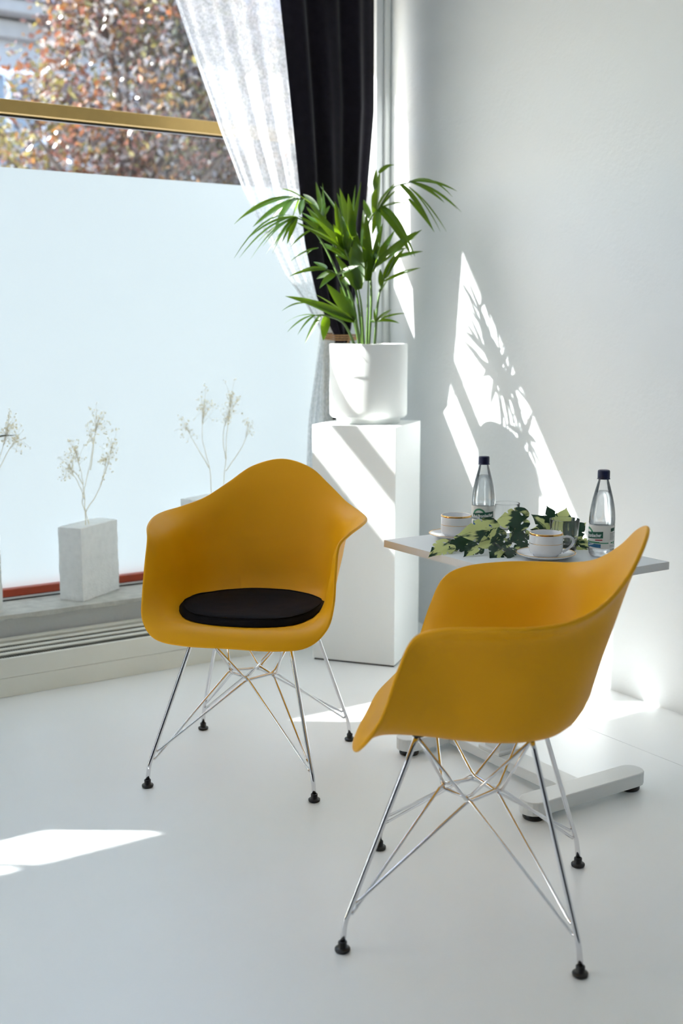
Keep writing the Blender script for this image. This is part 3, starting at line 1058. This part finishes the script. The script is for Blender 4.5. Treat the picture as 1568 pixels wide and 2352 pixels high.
def sprig(label, base, branches, seed, dark=None):
    """base on top of a block; branches = list of polylines (dx, dy, dz) from the base with a blossom size at the tip"""
    rr = random.Random(seed)
    t = thing('dried_flower', label, 'dried flower', base, 0, 'dried flower sprigs standing in the blocks')
    mb_ = MB()
    bl = MB()
    for pts, size in branches:
        p = crs(pts, 6)
        p = [q + np.array([rr.uniform(-.0015, .0015), rr.uniform(-.0015, .0015), 0]) if 0 < k < len(p) - 1 else q for k, q in enumerate(p)]
        mb_.add(tube(p, [0.0016 - 0.0009 * k / (len(p) - 1) for k in range(len(p))], 5))
        tip = Vector(p[-1])
        for _ in range(int(30 * size)):
            c = tip + Vector((rr.gauss(0, .017), rr.gauss(0, .013), rr.gauss(-.012, .026))) * (0.6 + size * 0.6)
            q = Vector(p[-1 - rr.randint(1, 4)])
            mb_.add(tube([q, (q + c) / 2 + Vector((rr.uniform(-.004, .004), 0, .004)), c], 0.00045, 3))
            s_ = rr.uniform(.0022, .0052)
            for _k in range(3):
                o = c + Vector((rr.gauss(0, s_), rr.gauss(0, s_), rr.gauss(0, s_)))
                a, b = rr.uniform(0, 6.28), s_ * rr.uniform(.6, 1.1)
                bl.add(([(o.x + b * math.cos(a), o.y + b * math.sin(a), o.z), (o.x - b * math.sin(a), o.y + b * math.cos(a), o.z + b * .5),
                         (o.x - b * math.cos(a), o.y - b * math.sin(a), o.z), (o.x, o.y, o.z + b), (o.x, o.y, o.z - b)],
                        [(0, 1, 3), (1, 2, 3), (2, 0, 3), (1, 0, 4), (2, 1, 4), (0, 2, 4)]))
    mb_.build('stem', M['stem'], t, smooth=True)
    bo = bl.build('blossoms', M['blossom'], t)
    bo['kind'] = 'stuff'
    if dark:
        MB().add(tube(dark, [0.004, 0.003, 0.0006], 6)).build('dark_bract', M['vine'], t, smooth=True)
    return t


ZT = SZ + 0.28
sprig('pale dried flower leaning left out of the middle concrete block', (1.523, 4.137, ZT), [
    ([(0, 0, -.03), (.0, 0, .10), (-.005, .01, .20), (-.030, .0, .30)], 0.9),
    ([(.0, 0, .10), (-.020, 0, .16), (-.062, .01, .245)], 0.7),
    ([(-.005, 0, .16), (-.030, -.01, .20), (-.050, .01, .22)], 0.45)], 1)
sprig('tall pale dried flower rising right out of the middle concrete block', (1.548, 4.145, ZT), [
    ([(0, 0, -.03), (-.02, 0, .05), (-.03, 0, .10), (.005, .01, .22), (.025, 0, .33), (.045, .0, .41)], 1.1),
    ([(-.02, 0, .05), (.035, 0, .13), (.060, 0, .20), (.075, .01, .26)], 0.8),
    ([(.045, 0, .15), (.085, .01, .24), (.100, .01, .30)], 0.5),
    ([(.005, 0, .21), (.02, 0, .30), (.010, .01, .35)], 0.5)], 2)
sprig('pale dried flower with a dark bract at the left edge of the picture', (1.10, 4.09, ZT), [
    ([(0, 0, -.03), (.05, .02, .15), (.11, .05, .28), (.15, .05, .40)], 1.2),
    ([(.05, .02, .15), (.13, .05, .28), (.185, .05, .36)], 0.6)], 3,
    dark=[(.09, .05, .352), (.13, .05, .358), (.175, .05, .357)])
ZT3 = SZ + 0.343
sprig('faint dried flower behind the far armchair, left of its tall neighbour', (2.075, 4.165, ZT3), [
    ([(0, 0, -.03), (-.01, 0, .12), (-.04, 0, .25), (-.025, .0, .39)], 1.0),
    ([(-.01, 0, .12), (-.07, 0, .22), (-.115, 0, .30)], 0.6)], 4)
sprig('tallest dried flower, straw coloured, behind the far armchair', (2.13, 4.185, ZT3), [
    ([(0, 0, -.03), (.02, 0, .15), (.03, 0, .28), (.055, 0, .40)], 1.0),
    ([(.02, 0, .15), (.01, 0, .25), (.035, 0, .345)], 0.7),
    ([(.02, 0, .10), (.10, 0, .20), (.135, 0, .295)], 0.45)], 5)

# ------------------------------------------------------------------ things on the table
def cup(label, xy, hz):
    t = thing('coffee_cup', label, 'cup', (xy[0], xy[1], TZ + 0.0085), hz, 'coffee cups on the side table')
    r, hh = 0.0445, 0.062
    prof_ = [(0.0001, 0.003), (0.028, 0.003), (0.030, 0.0), (0.033, 0.0), (0.0345, 0.004), (0.0405, 0.007), (0.0432, 0.012), (r, 0.02), (r, hh - 0.001),
             (r - 0.0008, hh), (r - 0.0020, hh), (r - 0.0027, hh - 0.001), (r - 0.003, 0.02), (0.040, 0.012), (0.034, 0.008), (0.0001, 0.0075)]
    MB().add(lathe(prof_, 56)).build('body', M['porcelain'], t, smooth=True)
    MB().add(lathe([(r + 0.0002, hh - 0.0045), (r + 0.0003, hh - 0.001), (r - 0.0006, hh + 0.0003), (r - 0.002, hh + 0.0003)], 56)).build('rim_band', M['gold'], t, smooth=True)
    MB().add(lathe([(r + 0.0002, 0.034), (r + 0.0003, 0.0352)], 56)).build('gold_line', M['gold'], t, smooth=True)
    hp = crs([(r - 0.001, 0, 0.050), (r + 0.010, 0, 0.053), (r + 0.023, 0, 0.049), (r + 0.0265, 0, 0.037), (r + 0.017, 0, 0.023), (r - 0.0005, 0, 0.0105)], 6)
    MB().add(tube([tuple(q) for q in hp], 0.0034, 8)).build('handle', M['porcelain'], t, smooth=True)
    return t


def saucer(label, xy):
    t = thing('saucer', label, 'saucer', (xy[0], xy[1], TZ), 0, 'saucers under the coffee cups')
    prof_ = [(0.0001, 0.002), (0.034, 0.002), (0.036, 0.0), (0.040, 0.0), (0.042, 0.003), (0.058, 0.006), (0.072, 0.0115), (0.0785, 0.015), (0.0795, 0.0165), (0.0785, 0.0175),
             (0.071, 0.0142), (0.057, 0.009), (0.043, 0.0065), (0.038, 0.0075), (0.034, 0.0082), (0.0001, 0.0082)]
    MB().add(lathe(prof_, 64)).build('plate', M['porcelain'], t, smooth=True)
    MB().add(lathe([(0.0765, 0.0168), (0.0786, 0.0178), (0.0797, 0.0168)], 64)).build('rim_band', M['gold'], t, smooth=True)
    return t


C1, C2 = (2.075, 2.580), (2.090, 2.218)
saucer('white saucer under the cup at the back left of the table', C1)
cup('white coffee cup with gold rim at the back left of the table', C1, R(-20))
saucer('white saucer under the cup nearest the foreground armchair', C2)
cup('white coffee cup with gold rim and handle turned right, nearest the foreground armchair', C2, R(-48))


def tumbler(label, xy):
    t = thing('water_glass', label, 'glass', (xy[0], xy[1], TZ), 0, 'clear drinking glasses on the side table')
    prof_ = [(0.0001, 0.0), (0.030, 0.0), (0.0335, 0.002), (0.0355, 0.012), (0.0385, 0.05), (0.0412, 0.0865), (0.0408, 0.0875), (0.0400, 0.0875), (0.0396, 0.0865),
             (0.0368, 0.05), (0.0336, 0.014), (0.031, 0.010), (0.0001, 0.0085)]
    MB().add(lathe(prof_, 56)).build('body', M['tumbler'], t, smooth=True)
    return t


tumbler('clear empty drinking glass between the front cup and the right bottle', (2.213, 2.277))
tumbler('clear drinking glass half hidden behind the big leaf beside the left bottle', (2.275, 2.590))

BR = 0.0352


def cyl_patch(a0, a1, z0, z1, r, n=10, skew=0.0):
    V, F = [], []
    for i in range(n + 1):
        t = i / n
        a = a0 + (a1 - a0) * t
        V += [(r * math.cos(a), r * math.sin(a), z0 + skew * t), (r * math.cos(a), r * math.sin(a), z1 + skew * t)]
    for i in range(n):
        F.append((2 * i, 2 * i + 2, 2 * i + 3, 2 * i + 1))
    return V, F


TXT = {}


def text_geo(body, size):
    cu = bpy.data.curves.new('lettering', 'FONT')
    cu.body = body
    cu.size = size
    cu.resolution_u = 3
    cu.offset = size * 0.022
    ob = bpy.data.objects.new('lettering', cu)
    COL.objects.link(ob)
    dg = bpy.context.evaluated_depsgraph_get()
    dg.update()
    me = ob.evaluated_get(dg).to_mesh()
    V = [tuple(v.co) for v in me.vertices]
    F = [tuple(p.vertices) for p in me.polygons]
    ob.evaluated_get(dg).to_mesh_clear()
    COL.objects.unlink(ob)
    bpy.data.objects.remove(ob)
    bpy.data.curves.remove(cu)
    return V, F


def wrap_text(body, size, ang, z, r, slope=0.0, grow=0.0, sx=1.0):
    """lettering wrapped on a bottle of radius r, centred at angle ang"""
    key = (body, size)
    if key not in TXT:
        TXT[key] = text_geo(body, size)
    V, F = TXT[key]
    x0, x1 = min(v[0] for v in V), max(v[0] for v in V)
    cx_ = (x0 + x1) / 2
    out = []
    for vx, vy, _ in V:
        u = (vx - cx_) * sx
        k = 1 + grow * (u / ((x1 - x0) * sx))
        a = ang + u / r
        out.append((r * math.cos(a), r * math.sin(a), z + vy * k + slope * u))
    return out, F


def bottle(label, xy, face):
    # local -Y... the front of the label looks along local angle 0 (local +X)
    t = thing('water_bottle', label, 'bottle', (xy[0], xy[1], TZ), face, 'mineral water bottles on the side table')
    outer = [(0.0001, 0.005), (0.018, 0.003), (0.024, 0.0), (0.029, 0.001), (0.0335, 0.008), (BR, 0.018), (BR - 0.0008, 0.021), (BR - 0.0012, 0.0225), (BR - 0.0012, 0.088),
             (BR, 0.0905), (BR - 0.0002, 0.105), (BR - 0.0015, 0.122), (0.0308, 0.141), (0.0268, 0.160), (0.0215, 0.180), (0.0170, 0.196), (0.0140, 0.206), (0.0132, 0.211), (0.0132, 0.216)]
    MB().add(lathe(outer, 48)).build('plastic_shell', M['pet'], t, smooth=True)
    e = 0.0007
    wl = 0.176
    water = [(0.0001, 0.006)] + [(r - e, z + 0.0006) for r, z in outer[1:14] if z < wl] + [(0.0222, wl), (0.0001, wl)]
    MB().add(lathe(water, 48)).build('water', M['water'], t, smooth=True)
    capp = [(0.0132, 0.2085), (0.0172, 0.2085), (0.0174, 0.2100), (0.0158, 0.2110), (0.0160, 0.2125), (0.0160, 0.229), (0.0150, 0.2322), (0.0125, 0.2332), (0.0001, 0.2335)]
    V, F = lathe(capp, 72)
    V = [((x_ * (1 + 0.02 * (k // len(capp) % 2)) if 0.212 < z_ < 0.230 else x_), (y_ * (1 + 0.02 * (k // len(capp) % 2)) if 0.212 < z_ < 0.230 else y_), z_) for k, (x_, y_, z_) in enumerate(V)]
    MB().add((V, F)).build('screw_cap', M['navy'], t, smooth=True)
    lab = MB().add(cyl_patch(0, 2 * PI, 0.0235, 0.0868, BR - 0.0005, 56)).build('label', M['label_paper'], t, smooth=True)
    lab['label'] = 'cream paper label with green banner, white lettering and blue landscape'
    r1, r2, r3 = BR - 0.0001, BR + 0.0002, BR + 0.0005

    def art(name, m, *geo):
        mb2 = MB()
        for g_ in geo:
            mb2.add(g_)
        return mb2.build(name, m, lab, smooth=False, fix=False)
    # arch above the banner
    arch = ([], [])
    n = 16
    for i in range(n + 1):
        a = PI * i / n
        for rr_ in (0.0215, 0.0160):
            aa = -0.35 + rr_ * math.cos(a) / BR
            arch[0].append((r1 * math.cos(aa), r1 * math.sin(aa), 0.0590 + rr_ * 0.98 * math.sin(a)))
    for i in range(n):
        arch[1].append((2 * i, 2 * i + 1, 2 * i + 3, 2 * i + 2))
    art('label_arch', M['label_lgreen'], arch)
    art('label_banner', M['label_green'], cyl_patch(-1.0, 1.0, 0.0470, 0.0650, r2, 18, 0.006))
    art('label_stripe', M['label_red'], cyl_patch(0.40, 0.96, 0.0455, 0.0485, r1, 6, 0.001))
    art('label_meadow', M['label_lgreen'], cyl_patch(-0.98, 0.75, 0.0402, 0.0425, r1, 12), cyl_patch(-0.98, 1.45, 0.0382, 0.0410, r1, 12))
    art('label_landscape', M['label_blue'], cyl_patch(-0.98, 0.85, 0.0285, 0.0385, r1, 14, -0.002))
    art('label_footer', M['label_green'], cyl_patch(-0.98, -0.15, 0.0248, 0.0276, r1, 8))
    art('label_seal', M['label_green'], cyl_patch(1.62, 2.05, 0.0700, 0.0790, r1, 6, 0.002))
    art('label_leaf_mark', M['label_lgreen'], cyl_patch(1.66, 1.86, 0.0385, 0.0420, r1, 4), cyl_patch(1.92, 2.05, 0.0360, 0.0440, r1, 4))
    lines = []
    for k in range(6):
        lines.append(cyl_patch(1.55, 2.10 - 0.06 * (k % 3), 0.0660 - 0.0034 * k, 0.0672 - 0.0034 * k, r1, 6))
    for k in range(2):
        lines.append(cyl_patch(1.55, 2.08, 0.0318 - 0.0034 * k, 0.0330 - 0.0034 * k, r1, 6))
    art('label_small_print', M['ink_grey'], *lines)
    art('lettering', M['ink_white'], wrap_text('Bad Brambacher', 0.0138, 0.0, 0.0540, r3, slope=0.09, sx=0.68))
    art('lettering', M['ink_white'], wrap_text('medium', 0.0062, 0.0, 0.0325, r3, slope=0.25))
    return t


bottle('clear water bottle with navy cap standing behind the leaves, left of the two', (2.196, 2.604), R(225 + 5))
bottle('clear water bottle with navy cap nearest the right edge of the table', (2.243, 2.166), R(225 - 52))

# ------------------------------------------------------------------ artificial variegated vines on the table
HALF = [(0.0, 0.0), (-0.10, 0.08), (-0.12, 0.20), (-0.06, 0.33), (0.05, 0.42), (0.18, 0.47), (0.30, 0.47), (0.38, 0.44), (0.35, 0.33), (0.37, 0.315), (0.45, 0.405), (0.54, 0.38),
        (0.60, 0.345), (0.55, 0.245), (0.57, 0.23), (0.66, 0.295), (0.76, 0.225), (0.87, 0.12), (0.96, 0.04), (1.05, 0.0)]


def leaf_geo(seed, L):
    rr = random.Random(seed)
    right = [(u + rr.uniform(-.012, .012), v * rr.uniform(.92, 1.06)) for u, v in HALF[1:-1]]
    leftp = [(u + rr.uniform(-.012, .012), -v * rr.uniform(.92, 1.06)) for u, v in HALF[1:-1]]
    outline = [HALF[0]] + right + [HALF[-1]] + leftp[::-1]
    holes = []
    for (hu, hv) in ((0.13, 0.15), (0.14, -0.17)):
        holes.append([(hu + 0.035 * math.cos(a) + 0.03 * math.sin(a), hv + math.copysign(0.055, hv) * math.sin(a)) for a in [2 * PI * k / 8 for k in range(8)]])
    mid = [(0.02 + 0.12 * k, 0.0) for k in range(1, 8)]
    grid = []
    for i in range(12):
        for j in range(-5, 6):
            grid.append((i * 0.085 + 0.02, j * 0.075 + 0.01))

    def inside(p, poly):
        c = False
        for (x1, y1), (x2, y2) in zip(poly, poly[1:] + poly[:1]):
            if (y1 > p[1]) != (y2 > p[1]) and p[0] < (x2 - x1) * (p[1] - y1) / (y2 - y1) + x1:
                c = not c
        return c
    pts = list(outline)
    edges = [(i, (i + 1) % len(outline)) for i in range(len(outline))]
    for h in holes:
        o = len(pts)
        pts += h
        edges += [(o + i, o + (i + 1) % len(h)) for i in range(len(h))]
    pts += [g_ for g_ in grid + mid if inside(g_, outline) and not any(inside(g_, h) for h in holes)]
    res = delaunay_2d_cdt([Vector(p) for p in pts], edges, [], 0, 1e-5)
    V2, F2 = res[0], res[2]
    F = []
    for f in F2:
        c = sum((V2[i] for i in f), Vector((0, 0))) / len(f)
        if inside(c, outline) and not any(inside(c, h) for h in holes):
            F.append(tuple(f))
    droop, fold = rr.uniform(.10, .28), rr.uniform(.10, .26)
    V = []
    for p in V2:
        z = fold * abs(p.y) - droop * p.x * p.x + 0.03 * math.sin(9 * p.x + 6 * abs(p.y)) * abs(p.y) * 2 - 0.25 * p.y * p.y
        V.append((p.x * L, p.y * L, z * L))
    return V, F


LEAFMESH = []
for k in range(5):
    V, F = leaf_geo(40 + k, 1.0)
    me = bpy.data.meshes.new('leaf')
    me.from_pydata(V, [], F)
    me.polygons.foreach_set('use_smooth', [True] * len(me.polygons))
    me.materials.append(M['monstera'])
    LEAFMESH.append(me)

CAMV = Vector((0, 0, CAM_H))


def tpt(u, v, z):
    """point at height z above the floor that lies at picture position (u, v)"""
    c, s = math.cos(PITCH), math.sin(PITCH)
    fw = Vector((FX * c, FY * c, -s))
    up = Vector((FX * s, FY * s, c))
    d = fw + Vector((RX, RY, 0)) * ((u - 784) / FPX) + up * ((1176 - v) / FPX)
    return CAMV + d * ((z - CAM_H) / d.z)


def vine(label, stems, leaves):
    b = Vector(stems[0][0])
    t = thing('artificial_vine', label, 'vine', (b.x, b.y, TZ), 0, 'variegated vines on the side table')
    org = Vector((b.x, b.y, TZ))
    for s_ in stems:
        MB().add(tube([tuple(Vector(q) - org) for q in crs([tuple(p) for p in s_], 6)], 0.0016, 6)).build('stem', M['vine'], t, smooth=True)
    for k, (base, tip_rfz, nrm_rfz, L) in enumerate(leaves):
        d = Vector((RX, RY, 0)) * tip_rfz[0] + Vector((FX, FY, 0)) * tip_rfz[1] + Vector((0, 0, tip_rfz[2]))
        d.normalize()
        nn = Vector((RX, RY, 0)) * nrm_rfz[0] + Vector((FX, FY, 0)) * nrm_rfz[1] + Vector((0, 0, nrm_rfz[2]))
        yv = nn.cross(d).normalized()
        nn = d.cross(yv).normalized()
        o = bpy.data.objects.new('leaf', LEAFMESH[k % 5])
        COL.objects.link(o)
        o.parent = t
        mtx = Matrix((d, yv, nn)).transposed().to_4x4()
        mtx = Matrix.Translation(Vector(base) - org) @ mtx @ Matrix.Diagonal((L, L * 0.92, L, 1))
        o.matrix_local = mtx
    return t


zt = TZ
vine('variegated green and cream leafy vine spread between the cups', [
    [tpt(1215, 1262, zt + .008), tpt(1160, 1240, zt + .02), tpt(1100, 1252, zt + .015), tpt(1035, 1256, zt + .012)],
    [tpt(1160, 1240, zt + .02), tpt(1190, 1225, zt + .03), tpt(1200, 1208, zt + .05)],
    [tpt(1160, 1240, zt + .02), tpt(1125, 1228, zt + .03), tpt(1110, 1222, zt + .045)],
    [tpt(1215, 1262, zt + .008), tpt(1230, 1240, zt + .02), tpt(1255, 1226, zt + .03)]],
    [(tpt(1032, 1250, zt + .022), (-1, -.75, -.25), (-.2, -.7, .8), .072),
     (tpt(1138, 1222, zt + .055), (-1, -.1, .05), (.1, -.75, .55), .100),
     (tpt(1208, 1192, zt + .075), (-1, .15, -.05), (.0, -.9, .45), .088),
     (tpt(1200, 1215, zt + .045), (-.5, -.8, -.25), (.3, -.6, .8), .075),
     (tpt(1098, 1256, zt + .020), (-.7, -.75, -.2), (-.2, -.8, .7), .062),
     (tpt(1150, 1258, zt + .020), (-.45, -.9, -.22), (.1, -.8, .7), .068),
     (tpt(1160, 1236, zt + .040), (-1, -.5, -.1), (-.1, -.8, .7), .085),
     (tpt(1085, 1243, zt + .026), (-1, -.3, -.1), (-.1, -.7, .7), .080),
     (tpt(1212, 1248, zt + .024), (-.6, -.6, -.15), (.2, -.7, .7), .062),
     (tpt(1125, 1236, zt + .050), (.5, .2, .6), (-.3, -.8, .4), .040),
     (tpt(1172, 1258, zt + .020), (-.15, -.85, -.18), (.2, -.6, .7), .055)])
vine('variegated leafy vine lying behind the empty glass', [
    [tpt(1232, 1228, zt + .012), tpt(1262, 1224, zt + .02), tpt(1292, 1228, zt + .02), tpt(1335, 1248, zt + .01)],
    [tpt(1262, 1224, zt + .02), tpt(1268, 1205, zt + .05)]],
    [(tpt(1268, 1222, zt + .030), (-.7, .2, .75), (.2, -.8, .5), .075),
     (tpt(1272, 1208, zt + .045), (-.25, .2, 1), (.2, -.9, .2), .060),
     (tpt(1285, 1225, zt + .030), (.3, .35, .9), (-.1, -.9, .35), .082),
     (tpt(1305, 1232, zt + .028), (.5, .2, .35), (.2, -.9, .6), .070),
     (tpt(1295, 1238, zt + .022), (.2, -.3, -.1), (.2, -.9, .5), .060),
     (tpt(1322, 1248, zt + .016), (1, -.1, .0), (.1, -.8, .7), .055),
     (tpt(1258, 1225, zt + .022), (-1, -.2, .35), (0, -.8, .5), .050)])

# ------------------------------------------------------------------ outdoors
struct(bbox('ground', (-30, 40, YW + 0.36, 60, -0.25, -0.15), M['street'], bev=0), 'grey paved street outside the window')

HY = 18.0
hs = thing('house', 'grey plastered house with a slate roof across the street behind the tree', 'house', (0, HY, -0.15))
bbox('wall', (-4, 26, 0, 6, 0, 6.05), M['plaster'], hs, bev=0)
bbox('eave', (-4.3, 26.3, -0.45, 0.05, 6.02, 6.22), M['house_trim'], hs, bev=0.03)
bbox('cornice', (-4.1, 26.1, -0.18, 0.02, 5.72, 5.98), M['house_trim'], hs, bev=0.04)
MB().add(([(-4.3, -0.5, 6.22), (26.3, -0.5, 6.22), (26.3, 5, 10.2), (-4.3, 5, 10.2), (-4.3, 6.2, 6.22), (26.3, 6.2, 6.22)],
          [(0, 1, 2, 3), (3, 2, 5, 4), (0, 3, 4), (1, 5, 2), (0, 4, 5, 1)])).build('roof', M['roof'], hs)
for row in (1.1, 3.75):
    for i in range(11):
        xw = -2.6 + i * 2.55
        wfm = bbox('window', (xw, xw + 1.15, -0.05, 0.06, row, row + 1.55), M['window_white'], hs, bev=0.01)
        bbox('pane', (xw + 0.09, xw + 0.53, -0.056, -0.045, row + 0.10, row + 1.45), M['house_glass'], wfm, bev=0)
        bbox('pane', (xw + 0.62, xw + 1.06, -0.056, -0.045, row + 0.10, row + 1.45), M['house_glass'], wfm, bev=0)


def tree(name, label, base, blobs, n, palette, seed, size, trunk_h):
    rr = random.Random(seed)
    t = thing(name, label, 'tree', base)
    top = Vector((0, 0, trunk_h))
    MB().add(tube(crs([(0, 0, 0), (0.06, 0.03, trunk_h * .5), (0.0, 0, trunk_h)], 5), [0.16 - 0.006 * k for k in range(11)], 10)).build('trunk', M['bark'], t, smooth=True)
    for k, (c, rad) in enumerate(blobs):
        cc = Vector(c)
        for q in range(5):
            e = cc + Vector((rr.uniform(-1, 1) * rad[0], rr.uniform(-1, 1) * rad[1], rr.uniform(-.6, 1) * rad[2])) * 0.7
            mid = top.lerp(e, 0.5) + Vector((rr.uniform(-.15, .15), rr.uniform(-.15, .15), -0.05))
            MB().add(tube(crs([tuple(top - Vector((0, 0, 0.1))), tuple(mid), tuple(e)], 5), [0.06 - 0.0052 * i for i in range(11)], 6)).build('branch', M['bark'], t, smooth=True)
    V, F, Cc = [], [], []
    tot = sum(r_[0] * r_[1] * r_[2] for _, r_ in blobs)
    for c, rad in blobs:
        cc = Vector(c)
        m_ = int(n * rad[0] * rad[1] * rad[2] / tot)
        clumps = []
        for _ in range(max(14, m_ // 55)):
            d = Vector((rr.gauss(0, 1), rr.gauss(0, 1), rr.gauss(0, 1))).normalized() * (rr.random() ** 0.42)
            clumps.append((cc + Vector((d.x * rad[0], d.y * rad[1], d.z * rad[2])), rr.choice(palette)))
        for _ in range(m_):
            cl, hue = clumps[rr.randrange(len(clumps))]
            p = cl + Vector((rr.gauss(0, .15), rr.gauss(0, .15), rr.gauss(0, .13)))
            nv = Vector((rr.gauss(0, 1), rr.gauss(0, 1), rr.gauss(.5, .8))).normalized()
            a = nv.orthogonal().normalized()
            b = nv.cross(a)
            th = rr.uniform(0, 6.28)
            u = a * math.cos(th) + b * math.sin(th)
            w = nv.cross(u)
            s_ = size * rr.uniform(.6, 1.25)
            i0 = len(V)
            V += [tuple(p - u * s_ * .55), tuple(p + w * s_ * .3 + nv * s_ * .10), tuple(p + u * s_ * .55), tuple(p - w * s_ * .3 + nv * s_ * .10)]
            F.append((i0, i0 + 1, i0 + 2))
            F.append((i0, i0 + 2, i0 + 3))
            h2 = hue if rr.random() < .6 else rr.choice(palette)
            k_ = rr.uniform(.45, .85)
            Cc += [(h2[0] * k_, h2[1] * k_, h2[2] * k_, 1.0)] * 4
    me = bpy.data.meshes.new('foliage')
    me.from_pydata(V, [], F)
    at = me.color_attributes.new('leaf_colour', 'FLOAT_COLOR', 'POINT')
    at.data.foreach_set('color', [x_ for c_ in Cc for x_ in c_])
    fo_ = link('foliage', me, M['foliage'], t)
    fo_['kind'] = 'stuff'
    return t


AUT = [(.40, .36, .33), (.30, .27, .27), (.34, .28, .07), (.34, .11, .03), (.42, .20, .05), (.20, .16, .04), (.10, .055, .045), (.16, .07, .05), (.12, .12, .05), (.28, .10, .06), (.09, .06, .06)]  # pale greys carry outdoor haze and highlights, the others are leaf tones
GRN = [(.12, .11, .09), (.16, .13, .11), (.10, .08, .08), (.15, .14, .10)]  # muted dark leaf tones for the tree behind the sheer
tree('autumn_tree', 'tree with copper and olive autumn leaves just outside the window', (5.0, 12.0, -0.15),
     [((0.45, 0, 3.75), (1.5, 1.2, 1.6)), ((-0.75, 0.1, 2.9), (1.0, 1.0, 0.95)), ((0.2, 0, 5.1), (1.1, 1.0, 0.9)), ((1.5, .2, 3.4), (1.0, 1.0, 1.2))], 26000, AUT, 5, 0.085, 2.3)
tree('dull_tree', 'dull brown-green tree seen through the sheer curtain', (9.0, 15.4, -0.15),
     [((0.0, 0, 3.9), (1.9, 1.3, 1.8)), ((0.3, 0, 5.6), (1.4, 1.0, 1.1))], 11000, GRN, 9, 0.10, 2.2)
